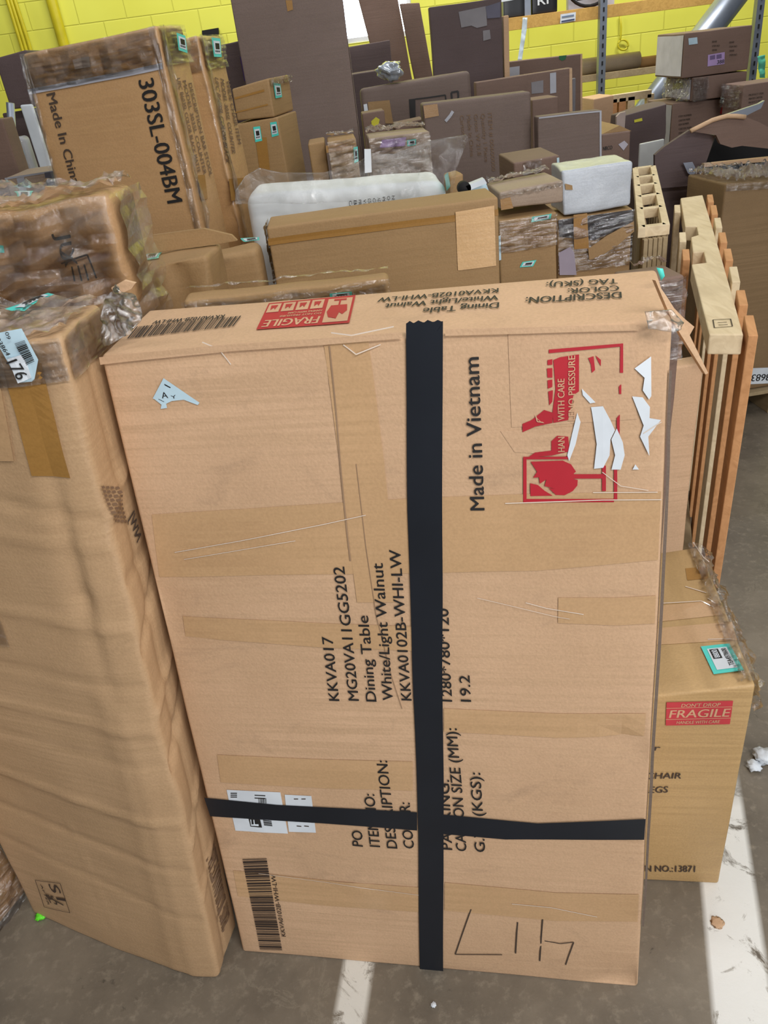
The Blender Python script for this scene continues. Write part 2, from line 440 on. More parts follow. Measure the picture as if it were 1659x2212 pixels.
def plate_geo(px, Y, yaw, th, lean=0.0, ref=None):
    ex, up, bk = frame(math.radians(yaw), lean); px = list(px)
    c = ref or (sum(p[0] for p in px)/len(px), sum(p[1] for p in px)/len(px)); o = ony(*c, Y)
    f = [onplane(*p, o, bk) for p in px]; n = len(f); b = [p+bk*th for p in f]
    F = [list(range(n)), list(range(2*n-1, n-1, -1))]+[[i, (i+1) % n, n+(i+1) % n, n+i] for i in range(n)]
    return f+b, F
def plate(name, px, Y, yaw, th, mat, parent=None, **kw):
    V, F = plate_geo(px, Y, yaw, th, **kw); o = mesh_obj(name, V, F, mat, parent, smooth=False); fix_normals(o); return o
def sheet(name, px, Y, yaw, mat, parent=None, noise=.01, freq=12, cuts=5, lean=0.0, ref=None, th=.0008, bulge=0):
    V, F = plate_geo(px, Y, yaw, .001, lean, ref); n = len(px); V = V[:n]
    ex, up, bk = frame(math.radians(yaw), lean)
    o = mesh_obj(name, V, [list(range(n))], mat, parent)
    bm = bmesh.new(); bm.from_mesh(o.data)
    bmesh.ops.triangulate(bm, faces=bm.faces)
    for _ in range(cuts):
        ed = sorted(bm.edges, key=lambda e: -e.calc_length())
        lim = ed[0].calc_length()*.55
        bmesh.ops.subdivide_edges(bm, edges=[e for e in bm.edges if e.calc_length() > lim], cuts=1)
        bmesh.ops.triangulate(bm, faces=bm.faces)
    b0 = Vector(abs_loc(o))
    for v in bm.verts:
        q = (v.co+b0)*freq
        v.co += Vector(bk)*(-abs(mn.noise(q))*noise-abs(mn.noise(q*2.5))*noise*.4)
    for f in bm.faces: f.smooth = True
    bm.to_mesh(o.data); bm.free()
    md = o.modifiers.new('thickness', 'SOLIDIFY'); md.thickness = th
    return o
def bar(a, b, w, h, up=(0, 0, 1)):
    """square-section bar from a to b: w across, h along up"""
    a, b = np.array(a, float), np.array(b, float); d = (b-a)/np.linalg.norm(b-a); up = np.array(up, float)
    sd = np.cross(d, up); sd /= np.linalg.norm(sd); u2 = np.cross(sd, d)
    V = []
    for p in (a, b):
        for i, j in ((-1, -1), (1, -1), (1, 1), (-1, 1)): V.append(p+sd*w/2*i+u2*h/2*j)
    F = [[0, 1, 2, 3], [7, 6, 5, 4]]+[[i, i+4, (i+1) % 4+4, (i+1) % 4] for i in range(4)]
    return V, F
def bar_obj(name, a, b, w, h, mat, parent=None, up=(0, 0, 1), bev=.002):
    V, F = bar(a, b, w, h, up); o = mesh_obj(name, V, F, mat, parent, smooth=False); fix_normals(o)
    if bev:
        m_ = o.modifiers.new('bevel', 'BEVEL'); m_.width = bev; m_.segments = 2
    return o
def join_geo(gs):
    V = []; F = []
    for v, f in gs:
        b = len(V); V += list(v); F += [[b+i for i in q] for q in f]
    return V, F
def tube_geo(pts, r, n=10, caps=True):
    pts = [np.array(p, float) for p in pts]; V = []; F = []
    for i, p in enumerate(pts):
        t = pts[min(i+1, len(pts)-1)]-pts[max(i-1, 0)]; t /= np.linalg.norm(t)
        a = np.cross(t, [0, 0, 1.0]) if abs(t[2]) < .9 else np.cross(t, [1.0, 0, 0]); a /= np.linalg.norm(a); b = np.cross(t, a)
        for k in range(n): V.append(p+r*(math.cos(2*math.pi*k/n)*a+math.sin(2*math.pi*k/n)*b))
    for i in range(len(pts)-1):
        for k in range(n): F.append([i*n+k, i*n+(k+1) % n, (i+1)*n+(k+1) % n, (i+1)*n+k])
    if caps: F += [list(range(n))[::-1], [(len(pts)-1)*n+k for k in range(n)]]
    return V, F
def teal_label(C, face, px4, parent=None, name='inventory_label', txt=None, lift=.003):
    """teal bordered sticker: TL TR BR BL"""
    d = C.decal(face, lift)
    q = [np.array(p, float) for p in px4]; d.quad(px4, 3, 3, 0)
    P = lambda x, y: (q[0]*(1-x)+q[1]*x)*(1-y)+(q[3]*(1-x)+q[2]*x)*y
    d.quad([P(.12, .16), P(.88, .16), P(.88, .84), P(.12, .84)], 3, 3, 1, .0008)
    if txt:
        d.quad([P(.50, .22), P(.84, .22), P(.84, .52), P(.50, .52)], 2, 2, 2, .0014)
        d.text(txt[0], P(.53, .46), P(.81, .46), P(.53, .27), 1, .002)
        d.text(txt[1], P(.22, .78), P(.84, .78), P(.22, .62), 2, .0014)
    else:
        d.quad([P(.3, .28), P(.78, .28), P(.78, .6), P(.3, .6)], 2, 2, 2, .0014)
        for k in range(5): d.quad([P(.22+k*.12, .66), P(.3+k*.12, .66), P(.3+k*.12, .76), P(.22+k*.12, .76)], 1, 1, 2, .0014)
    return d.build(name, [TEAL, WHITE, INK], parent)

# ================================================================== SETTING
def make_floor():
    m, nt, b = new_mat('worn_concrete'); L = nt.links.new; tc = N(nt, 'ShaderNodeTexCoord')
    n1 = N(nt, 'ShaderNodeTexNoise', Scale=2.2, Detail=9.0, Roughness=.68); L(tc.outputs['Object'], n1.inputs['Vector'])
    n2 = N(nt, 'ShaderNodeTexNoise', Scale=38.0, Detail=6.0, Roughness=.7); L(tc.outputs['Object'], n2.inputs['Vector'])
    n3 = N(nt, 'ShaderNodeTexNoise', Scale=9.0, Detail=8.0, Roughness=.75, Distortion=1.4); L(tc.outputs['Object'], n3.inputs['Vector'])
    vo = N(nt, 'ShaderNodeTexVoronoi', Scale=1.7); vo.feature = 'DISTANCE_TO_EDGE'
    ds = N(nt, 'ShaderNodeMix'); ds.data_type = 'VECTOR'; ds.inputs[0].default_value = .12
    L(tc.outputs['Object'], ds.inputs[4]); L(n3.outputs['Color'], ds.inputs[5]); L(ds.outputs[1], vo.inputs['Vector'])
    x = mix(nt, ramp(nt, n1.outputs[0], .35, .65), lin((134, 124, 109)), lin((98, 90, 79)))
    x = mix(nt, ramp(nt, n2.outputs[0], .52, .75), x, lin((148, 138, 122)))
    x = mix(nt, ramp(nt, n3.outputs[0], .62, .72), x, lin((60, 55, 48)))
    x = mix(nt, ramp(nt, vo.outputs['Distance'], .006, .0), x, lin((136, 127, 112)))
    # worn white aisle line at right and a second pale stripe: distance from each, in floor coordinates
    geo = N(nt, 'ShaderNodeNewGeometry'); sep = N(nt, 'ShaderNodeSeparateXYZ'); L(geo.outputs['Position'], sep.inputs[0])
    def stripe(p0, p1, w, wear):
        d = np.array(p1)-np.array(p0); d = d/np.linalg.norm(d); n = (-d[1], d[0]); c = n[0]*p0[0]+n[1]*p0[1]
        a = N(nt, 'ShaderNodeMath', operation='MULTIPLY'); L(sep.outputs[0], a.inputs[0]); a.inputs[1].default_value = n[0]
        e = N(nt, 'ShaderNodeMath', operation='MULTIPLY_ADD'); L(sep.outputs[1], e.inputs[0]); e.inputs[1].default_value = n[1]; L(a.outputs[0], e.inputs[2])
        f = N(nt, 'ShaderNodeMath', operation='SUBTRACT'); L(e.outputs[0], f.inputs[0]); f.inputs[1].default_value = c
        g = N(nt, 'ShaderNodeMath', operation='ABSOLUTE'); L(f.outputs[0], g.inputs[0])
        h = ramp(nt, g.outputs[0], w+.006, w-.006)
        k = N(nt, 'ShaderNodeMath', operation='MULTIPLY'); L(h, k.inputs[0])
        L(ramp(nt, n3.outputs[0], wear, wear-.10), k.inputs[1]); return k.outputs[0]
    A = (onz(1513, 1917)[:2]+onz(1634, 1917)[:2])/2; B = (onz(1538, 2212)[:2]+onz(1680, 2212)[:2])/2
    k1 = N(nt, 'ShaderNodeMath', operation='MULTIPLY'); L(stripe(A, B, .052, .64), k1.inputs[0]); L(ramp(nt, sep.outputs[1], 1.24, 1.12), k1.inputs[1])
    x = mix(nt, k1.outputs[0], x, lin((240, 240, 236)))
    A, B = onz(770, 2110)[:2], onz(745, 2260)[:2]
    x = mix(nt, stripe(A, B, .03, .58), x, lin((226, 224, 216)))
    L(x, b.inputs['Base Color']); L(ramp(nt, n1.outputs[0], .3, .9), b.inputs['Roughness'])
    b.inputs['Roughness'].default_value = .4
    rr = N(nt, 'ShaderNodeMapRange'); rr.inputs[3].default_value = .28; rr.inputs[4].default_value = .6; L(n3.outputs[0], rr.inputs[0]); L(rr.outputs[0], b.inputs['Roughness'])
    bp = N(nt, 'ShaderNodeBump', Strength=.25, Distance=.004); L(n2.outputs[0], bp.inputs['Height']); L(bp.outputs[0], b.inputs['Normal'])
    o = mesh_obj('floor', [(-6, -3, 0), (9, -3, 0), (9, 8, 0), (-6, 8, 0), (-6, -3, -.1), (9, -3, -.1), (9, 8, -.1), (-6, 8, -.1)],
                 [[0, 1, 2, 3], [7, 6, 5, 4], [0, 4, 5, 1], [1, 5, 6, 2], [2, 6, 7, 3], [3, 7, 4, 0]], m, smooth=False, origin=(0, 0, 0))
    o['kind'] = 'structure'
make_floor()
def make_wall():
    m, nt, b = new_mat('yellow_block_paint'); L = nt.links.new; tc = N(nt, 'ShaderNodeTexCoord')
    mp = N(nt, 'ShaderNodeMapping'); mp.inputs['Rotation'].default_value = (math.pi/2, 0, 0); L(tc.outputs['Object'], mp.inputs['Vector'])
    br = N(nt, 'ShaderNodeTexBrick', Scale=1.0); br.inputs['Brick Width'].default_value = .41; br.inputs['Row Height'].default_value = .205
    br.inputs['Mortar Size'].default_value = .006; br.inputs['Mortar Smooth'].default_value = .6
    L(mp.outputs[0], br.inputs['Vector'])
    nz = N(nt, 'ShaderNodeTexNoise', Scale=1.2, Detail=5.0); L(tc.outputs['Object'], nz.inputs['Vector'])
    x = mix(nt, ramp(nt, nz.outputs[0], .35, .7), lin((228, 228, 92)), lin((218, 216, 78)))
    x = mix(nt, br.outputs['Fac'], x, lin((210, 209, 78)))
    L(x, b.inputs['Base Color']); b.inputs['Roughness'].default_value = .5
    iv = N(nt, 'ShaderNodeMath', operation='SUBTRACT'); iv.inputs[0].default_value = 1.0; L(br.outputs['Fac'], iv.inputs[1])
    bp = N(nt, 'ShaderNodeBump', Strength=.5, Distance=.01); L(iv.outputs[0], bp.inputs['Height']); L(bp.outputs[0], b.inputs['Normal'])
    # an opening for the bright window
    p, q = ony(742, 96, 8.0), ony(880, -95, 8.0); x0, x1, z0, z1 = p[0], q[0], p[2], q[2]
    g = []
    for (a, c, d, e) in ((-6, 9, 0, z0), (-6, x0, z0, z1), (x1, 9, z0, z1), (-6, 9, z1, 5.2)):
        g.append(([(a, 8.0, d), (c, 8.0, d), (c, 8.0, e), (a, 8.0, e), (a, 8.2, d), (c, 8.2, d), (c, 8.2, e), (a, 8.2, e)],
                  [[0, 1, 2, 3], [7, 6, 5, 4], [0, 4, 5, 1], [1, 5, 6, 2], [2, 6, 7, 3], [3, 7, 4, 0]]))
    V, F = join_geo(g); o = mesh_obj('wall_back', V, F, m, smooth=False, origin=(0, 0, 0)); o['kind'] = 'structure'
    w = empty('window_1', ((x0+x1)/2, 8.05, z0)); w['kind'] = 'structure'
    pm = plain('bright_daylight_pane', (226, 238, 255), .3, emit=9)
    bar_obj('window_pane', ((x0+x1)/2, 8.1, z0), ((x0+x1)/2, 8.1, z1), x1-x0, .02, pm, w, up=(0, 1, 0), bev=0)
    fm = plain('white_window_frame', (230, 232, 236), .4)
    V, F = join_geo([bar((x0, 8.05, z0+.02), (x1, 8.05, z0+.02), .08, .04), bar((x0, 8.05, z1-.02), (x1, 8.05, z1-.02), .08, .04),
                     bar((x0+.02, 8.05, z0), (x0+.02, 8.05, z1), .04, .08, (0, 1, 0)), bar((x1-.02, 8.05, z0), (x1-.02, 8.05, z1), .04, .08, (0, 1, 0))])
    mesh_obj('window_frame', V, F, fm, w, smooth=False)
make_wall()
m_ = plain('white_hall_wall', (190, 186, 176), .8)
o = mesh_obj('wall_left', [(-6, -3, 0), (-6, 8, 0), (-6, 8, 5.2), (-6, -3, 5.2), (-6.2, -3, 0), (-6.2, 8, 0), (-6.2, 8, 5.2), (-6.2, -3, 5.2)],
             [[0, 1, 2, 3], [7, 6, 5, 4], [0, 4, 5, 1], [1, 5, 6, 2], [2, 6, 7, 3], [3, 7, 4, 0]], m_, smooth=False, origin=(-6, 0, 0)); o['kind'] = 'structure'

# ================================================================== FRONT ROW
# ---- the dining-table carton, leaning slightly back
ex_, up_, bk_ = frame(-.2142, .1018); o_ = np.array([-.4042, .9306, 0])
MAIN = carton('dining_table_carton', 'large kraft dining table carton with a black tape cross, standing on edge in front', (218, 768), (1455, 694), .934, math.degrees(-.2142), .17,
              KRAFT, lean=.1018, BL=(526, 2062), BR=(1380, 2134), ref=(524, 2064), back=((322, 670), (1419, 580)),
              noise=.0026, freq=2.6, seed=1, r=.007, res=.025,
              creases=[('front', .10, .30, .36, .17, .0022, .006), ('front', .36, .17, .46, .14, .0022, .006), 
                       ('front', .02, .965, .5, .985, .003, .008), ('front', .99, .46, .93, .49, -.006, .02), ('front', 0, .70, .03, .62, -.004, .02), ('front', .9, 0, .72, .12, .0025, .006),
                       ('front', .98, .02, .92, .0, -.008, .03), ('front', .05, .9, .3, .83, .0014, .006), ('top', .93, .9, .98, .3, -.003, .008)])
d = MAIN.decal('front', .0023)
T = lambda t, p0, p1, cap_=22: d.text(t, p0, p1, (p0[0]-cap_, p0[1]-1))
T('Made in Vietnam', (1046, 1100), (1033, 770), 30); label_part(d.build('printed_lettering', INK), 'Made in Vietnam in black print'); d = MAIN.decal('front', .0023)
for it in (('KKVA017', (733, 1512), (717, 1374)), ('MG20VA11GG5202', (775, 1512), (744, 1222)), ('Dining Table', (813, 1514), (794, 1328)),
                  ('White/Light Walnut', (849, 1512), (826, 1215)), ('KKVA0102B-WHI-LW', (889, 1512), (864, 1186)),
                  None, ('1280*780*120', (977, 1514), (968, 1313)), ('19.2', (1018, 1514), (1015, 1457)),
                  None, ('PO', (784, 1827), (782, 1794)), ('ITEM NO:', (821, 1828), (808, 1715)), ('DESCRIPTION:', (858, 1831), (835, 1642)), ('COLOR:', (894, 1831), (884, 1733)),
                  None, ('PACKING:', (976, 1834), (968, 1683)), ('CARTON SIZE (MM):', (1007, 1837), (986, 1572)), ('G.W (KGS):', (1047, 1839), (1036, 1667))):
    if it is None: label_part(d.build('printed_lettering', INK), 'block of black print'); d = MAIN.decal('front', .0023); continue
    T(*it)
label_part(d.build('printed_lettering', INK), 'black print of the field names')
d = MAIN.decal('front', .0023); d.bars([(525, 1855), (577, 1853), (611, 2052), (563, 2050)], 62, 1, 0, 3)
d.text('KKVA0102B-WHI-LW', (619, 2022), (596, 1889), (610, 2023)); d.build('barcode', plain('barcode_ink', (58, 46, 40), .6))
d = MAIN.decal('front', .0017)
d.stroke([(1017, 1962), (984, 2060), (1085, 2061)], .0022); d.stroke([(1118, 1990), (1114, 2058)], .0026); d.stroke([(1172, 1984), (1166, 2074)], .0026)
d.stroke([(1177, 2030), (1210, 2036), (1240, 2033)], .0022); d.stroke([(1240, 2033), (1222, 2080)], .0022)
d.build('pen_mark', INK2)
def tapes():
    d = MAIN.decal('front', .0009)
    d.strip([(330, 1110), (600, 1092), (890, 1075), (1160, 1065), (1428, 1062)], [(345, 1245), (600, 1240), (890, 1238), (1160, 1232), (1420, 1208)])
    d.build('packing_tape', TAPET)
    for A, B in (([(395, 1330), (700, 1345), (890, 1352)], [(400, 1375), (700, 1398), (890, 1405)]),
                 ([(470, 1630), (700, 1640), (890, 1645)], [(478, 1690), (700, 1703), (890, 1708)]),
                 ([(958, 1530), (1200, 1540), (1395, 1540)], [(958, 1580), (1200, 1592), (1392, 1590)]),
                 ([(505, 1880), (700, 1900), (905, 1915)], [(515, 1935), (700, 1955), (905, 1968)]),
                 ([(960, 1905), (1200, 1928), (1380, 1930)], [(960, 1965), (1200, 1988), (1378, 1990)]),
                 ([(700, 745), (735, 1000), (770, 1300)], [(795, 730), (830, 1000), (858, 1300)]),
                 ([(1205, 1290), (1330, 1290), (1415, 1285)], [(1205, 1345), (1330, 1350), (1412, 1345)]),
                 ):
        d = MAIN.decal('front', .0012); d.strip(A, B); d.build('packing_tape', TAPET)
tapes()
d = MAIN.decal('front', .0032)
d.strip([(876, 697), (880, 1100), (893, 1500), (903, 1800), (908, 2109)], [(955, 693), (955, 1100), (956, 1500), (957, 1800), (958, 2112)], sub=8)
# torn upper end
tq = [(876, 698), (884, 692), (892, 697), (902, 691), (914, 696), (922, 690), (934, 695), (944, 690), (955, 695), (955, 712), (876, 716)]
d.poly(tq); d.build('black_tape', TAPEK)
d = MAIN.decal('front', .0026)
d.strip([(443, 1722), (600, 1737), (900, 1753)], [(456, 1762), (700, 1777), (900, 1792)], sub=6)
d.strip([(950, 1757), (1160, 1776), (1395, 1766)], [(950, 1799), (1090, 1811), (1392, 1811)], sub=6); d.build('black_tape', TAPEK)
d = MAIN.decal('front', .0014); d.quad([(491, 1706), (607, 1711), (623, 1800), (510, 1794)], 4, 4, 0)
d.quad([(538, 1764), (563, 1766), (568, 1786), (543, 1784)], 1, 1, 1, .0006); d.text('F', (561, 1782), (559, 1770), (545, 1782), 0, .0011)
d.bars([(570, 1770), (588, 1772), (590, 1784), (572, 1782)], 10, 1, 1, 5, .0006)
for y in (1712, 1716, 1720): d.quad([(500, y), (514, y), (514, y+2), (500, y+2)], 1, 1, 1, .0006)
for y in (1716, 1722): d.quad([(552, y), (575, y+1), (575, y+3), (552, y+2)], 1, 1, 1, .0006)
d.bars([(560, 1722), (578, 1723), (579, 1735), (561, 1734)], 9, 0, 1, 4, .0006)
d.build('shipping_label', [WHITE, INK])
d = MAIN.decal('front', .0014); d.quad([(616, 1716), (673, 1719), (683, 1798), (625, 1796)], 3, 3, 0)
for x in (636, 652): d.quad([(x, 1724), (x+9, 1724), (x+9, 1726), (x, 1726)], 1, 1, 1, .0006); d.quad([(x+6, 1782), (x+16, 1783), (x+16, 1785), (x+6, 1784)], 1, 1, 1, .0006)
d.build('shipping_label', [WHITE, INK2])
d = MAIN.decal('front', .0018)
d.poly([(358, 815), (434, 868), (430, 873), (400, 862), (374, 865), (345, 862), (333, 860)], 0); d.poly([(334, 859), (374, 865), (362, 871), (364, 880), (350, 882), (352, 873)], 0)
d.text('A', (354, 859), (367, 858), (354, 846), 1, .0006); d.text('Y', (374, 860), (385, 858), (374, 853), 1, .0006)
d.quad([(360, 827), (373, 835), (373, 838), (360, 830)], 1, 1, 1, .0006); d.quad([(346, 860), (358, 866), (358, 867), (346, 861)], 1, 1, 1, .0006)
label_part(d.build('torn_label', [BLUEP, INK]), 'torn pale label remnant')
# fragile mark on the right
d = MAIN.decal('front', .0017); z6 = lambda *q: [(900+x/2.514, 560+y/2.514) for x, y in q]
fq = z6((575, 1070), (1090, 1055), (1090, 1300), (578, 1320))
def rect(x0, y0, x1, y1): d.quad(z6((x0, y0), (x1, y0), (x1, y1), (x0, y1)), 3, 3)
rect(575, 1068, 593, 1320); rect(1070, 1120, 1088, 1305); rect(593, 1298, 1070, 1316); rect(593, 1068, 830, 1082)
d.poly(z6((615, 1095), (790, 1090), (835, 1110), (862, 1150), (850, 1160), (850, 1190), (872, 1195), (870, 1225), (845, 1255), (800, 1278), (752, 1276), (712, 1238), (745, 1242), (690, 1228), (700, 1192), (665, 1215), (660, 1180), (628, 1182), (650, 1150)))
rect(850, 1164, 1008, 1188); rect(1005, 1118, 1026, 1256)
d.poly(z6((612, 1212), (655, 1222), (690, 1252), (735, 1280), (614, 1282)))
label_part(d.build('fragile_mark', RED), 'red broken glass symbol'); d = MAIN.decal('front', .0017)
d.poly(z6((740, 545), (775, 530), (880, 515), (880, 715), (850, 735), (820, 870), (740, 885), (735, 830), (752, 700)))
d.poly(z6((728, 985), (760, 955), (820, 960), (828, 1040), (728, 1062)))
d.poly(z6((572, 890), (620, 870), (690, 815), (738, 830), (735, 885), (640, 905), (572, 935)))
d.poly(z6((708, 545), (735, 540), (735, 570), (708, 572))); d.poly(z6((705, 590), (735, 588), (735, 640), (708, 640))); d.poly(z6((708, 655), (735, 650), (735, 690), (710, 700))); d.poly(z6((712, 715), (738, 708), (735, 770), (718, 790)))
label_part(d.build('fragile_mark', RED), 'scuffed red block of the fragile stamp'); d = MAIN.decal('front', .0017)
for q in (
        z6((715, 488), (1122, 456), (1122, 472), (715, 508)),
        z6((1106, 470), (1122, 470), (1122, 615), (1104, 615)),
        z6((1098, 690), (1112, 676), (1112, 730), (1100, 730)),
        z6((1086, 860), (1104, 840), (1102, 960), (1088, 970)),
        z6((930, 535), (960, 525), (968, 600), (950, 615), (945, 570)),
        z6((970, 520), (1000, 545), (1000, 580), (985, 555)),
        z6((640, 1045), (728, 1035), (728, 1062), (600, 1072))):
    d = MAIN.decal('front', .0017); d.poly(q); label_part(d.build('fragile_mark', RED), 'worn red trace of the fragile stamp')
for t, p0, p1, c_ in (('WITH CARE', (800, 870), (800, 645), 36), ('LENO PRESSURE', (858, 870), (858, 520), 36), ('HAN', (800, 1040), (800, 960), 36), ('A', (690, 885), (640, 840), 30)):
    d = MAIN.decal('front', .0026); a = z6(p0, p1, (p0[0]-c_, p0[1])); d.text(t, *a); d.build('fragile_lettering', PALE)
d = MAIN.decal('front', .0022)
for P in ([(1407, 769), (1371, 795), (1393, 815), (1389, 842), (1403, 862), (1408, 854)],
          [(1366, 855), (1389, 857), (1405, 878), (1404, 902), (1429, 906), (1401, 942), (1403, 984), (1383, 942), (1391, 918)],
          [(1256, 838), (1286, 868), (1274, 870), (1258, 852)],
          [(1276, 878), (1302, 876), (1318, 906), (1328, 928), (1318, 948), (1316, 982), (1302, 1009), (1282, 1011), (1288, 958), (1280, 902)],
          [(1332, 924), (1345, 954), (1349, 982), (1340, 1013), (1320, 1013), (1328, 982), (1320, 948)],
          [(1246, 890), (1253, 910), (1242, 958), (1228, 994), (1224, 982), (1234, 938)], [(1372, 1002), (1380, 1013), (1366, 1013)]):
    d = MAIN.decal('front', .0024); d.poly(P); label_part(d.build('torn_label', WHITE), 'torn white paper remnant')
# paler square where a label was stripped off
d = MAIN.decal('front', .0007); d.quad([(1096, 722), (1378, 708), (1376, 905), (1104, 922)], 5, 4); d.quad([(1080, 930), (1240, 920), (1235, 985), (1110, 975)], 3, 2)
d.build('stripped_patch', cardboard('scraped_board', (208, 172, 138), grime=.25, rough=.8))
# top face
d = MAIN.decal('top', .0022)
for it in (('DESCRIPTION:', (1342, 634), (1135, 645), 13), ('COLOR:', (1337, 620), (1226, 626), 11), ('TAG (SKU):', (1334, 604), (1180, 612), 11), None,
                      ('Dining Table', (1076, 656), (914, 668), 11), ('White/Light Walnut', (1075, 640), (833, 658), 10), ('KKVA0102B-WHI-LW', (1075, 625), (818, 645), 9)):
    if it is None: label_part(d.build('printed_lettering', INK), 'black field names'); d = MAIN.decal('top', .0022); continue
    t, p0, p1, c_ = it; d.text(t, p0, p1, (p0[0], p0[1]+c_))
label_part(d.build('printed_lettering', INK), 'black item values'); d = MAIN.decal('top', .0022)
d.text('KKVA0102B-WHI-LW', (488, 682), (337, 696), (488, 689))
label_part(d.build('printed_lettering', INK), 'black printed lettering')
d = MAIN.decal('top', .0022); d.bars([(298, 709), (523, 684), (507, 706), (278, 734)], 64, 0, 0, 9); d.build('barcode', plain('barcode_ink', (58, 46, 40), .6))
d = MAIN.decal('top', .0018); z5 = lambda *q: [(200+x/2.074, 560+y/2.074) for x, y in q]
d.quad(z5((790, 201), (1177, 163), (1150, 286), (736, 318)), 6, 3, 0)
fp = [np.array(p) for p in z5((790, 201), (1177, 163), (1150, 286), (736, 318))]
FP = lambda x, y: tuple((fp[0]*(1-x)+fp[1]*x)*(1-y)+(fp[3]*(1-x)+fp[2]*x)*y)
d.quad([FP(.70, .08), FP(.975, .08), FP(.975, .93), FP(.70, .93)], 2, 2, 1, .0005)
d.poly([FP(.75, .33), FP(.93, .33), FP(.945, .55), FP(.90, .68), FP(.86, .60), FP(.84, .82), FP(.75, .75), FP(.72, .55)], 0, .001)
d.quad([FP(.83, .13), FP(.85, .13), FP(.85, .35), FP(.83, .35)], 1, 1, 0, .001); d.quad([FP(.77, .11), FP(.91, .11), FP(.91, .17), FP(.77, .17)], 1, 1, 0, .001)
for k in range(4):
    x = .02+k*.165; d.quad([FP(x, .06), FP(x+.14, .06), FP(x+.14, .38), FP(x, .38)], 1, 1, 1, .0005); d.poly([FP(x+.03, .13), FP(x+.11, .13), FP(x+.09, .3), FP(x+.07, .22), FP(x+.04, .3)], 0, .001)
d.text('FRAGILE', FP(.66, .68), FP(.06, .68), FP(.66, .93), 1, .0005)
d.text('HANDLE WITH CARE', FP(.66, .44), FP(.28, .44), FP(.66, .50), 1, .0005); d.text('DO NOT PRESSURE', FP(.66, .54), FP(.20, .54), FP(.66, .60), 1, .0005)
label_part(d.build('fragile_mark', [RED, PALE]), 'red fragile label')
for P, w in (([(712, 745), (728, 900), (738, 1020), (750, 1150), (757, 1210)], .0022), ([(770, 1000), (790, 1180), (812, 1330), (846, 1460), (868, 1530)], .0012)):
    d = MAIN.decal('front', .002); d.stroke(P, w); d.build('crease_mark', plain('crease_brown', (160, 130, 102), .7))
# torn corrugated flap, its crushed corner and strips of film
def flap():
    px = [(1416, 606), (1440, 640), (1478, 700), (1530, 806), (1524, 809), (1470, 722), (1452, 692), (1430, 640)]
    V, F = plate_geo(px, .92, 20, .006); o = mesh_obj('torn_flap', V, F, LINER, MAIN.root, smooth=False); fix_normals(o)
    tri = [(1446, 655), (1478, 688), (1500, 706), (1490, 724), (1480, 722)]
    V, F = plate_geo(tri, .935, 25, .004); o = mesh_obj('torn_flap', V, F, KRAFT, MAIN.root, smooth=False); fix_normals(o)
flap()
sheet('corner_film', [(1392, 672), (1450, 668), (1476, 694), (1470, 712), (1452, 714), (1400, 708)], .885, -12, FILM_H, MAIN.root, .012, 40, 4)
d = MAIN.decal('front', .004); d.strip([(219, 770), (500, 742), (868, 716)], [(222, 786), (500, 757), (868, 729)], sub=8); d.build('flap_lip', KRAFT)
d = MAIN.decal('front', .004); d.strip([(960, 710), (1200, 704), (1380, 700)], [(960, 724), (1200, 717), (1380, 713)], sub=8); d.build('flap_lip', KRAFT)
d = MAIN.decal('front', .0012); d.strip([(1447, 800), (1441, 1000), (1421, 1350), (1403, 1700), (1388, 2000)], [(1453, 800), (1448, 1000), (1428, 1350), (1410, 1700), (1392, 2000)], sub=6); label_part(d.build('shaded_edge', cardboard('shaded_edge_board', (120, 104, 92), grime=.5)), 'grey strip painted as side shading')  # side shading put into the colour of a thin grey strip on the front
for P, w in (([(380, 1190), (520, 1165), (700, 1130), (790, 1110)], .0012), ([(400, 1205), (560, 1178), (640, 1165)], .001), ([(1090, 1085), (1300, 1078), (1428, 1078)], .0014), ([(1280, 1062), (1420, 1062)], .0012),
             ([(1135, 1300), (1180, 1312), (1260, 1325)], .0012), ([(560, 1885), (720, 1905), (905, 1930)], .001), ([(1105, 1950), (1190, 1958), (1290, 1978)], .0014), ([(1390, 935), (1430, 910)], .0014),
             ([(1300, 1018), (1340, 1048), (1400, 1058)], .001), ([(440, 738), (475, 752), (502, 785)], .0016), ([(716, 716), (760, 722), (850, 704)], .0016), ([(742, 742), (770, 762), (822, 742)], .0014), ([(1030, 1290), (1200, 1330), (1230, 1335)], .0008)):
    d = MAIN.decal('front', .0028); d.stroke(P, w); d.build('film_shred', plain('glossy_film_fold', (236, 220, 204), .18, coat=1))
sheet('tape_end', [(1418, 578), (1432, 580), (1436, 596), (1428, 606)], .99, -12, TEAL, MAIN.root, .001, 10, 1)

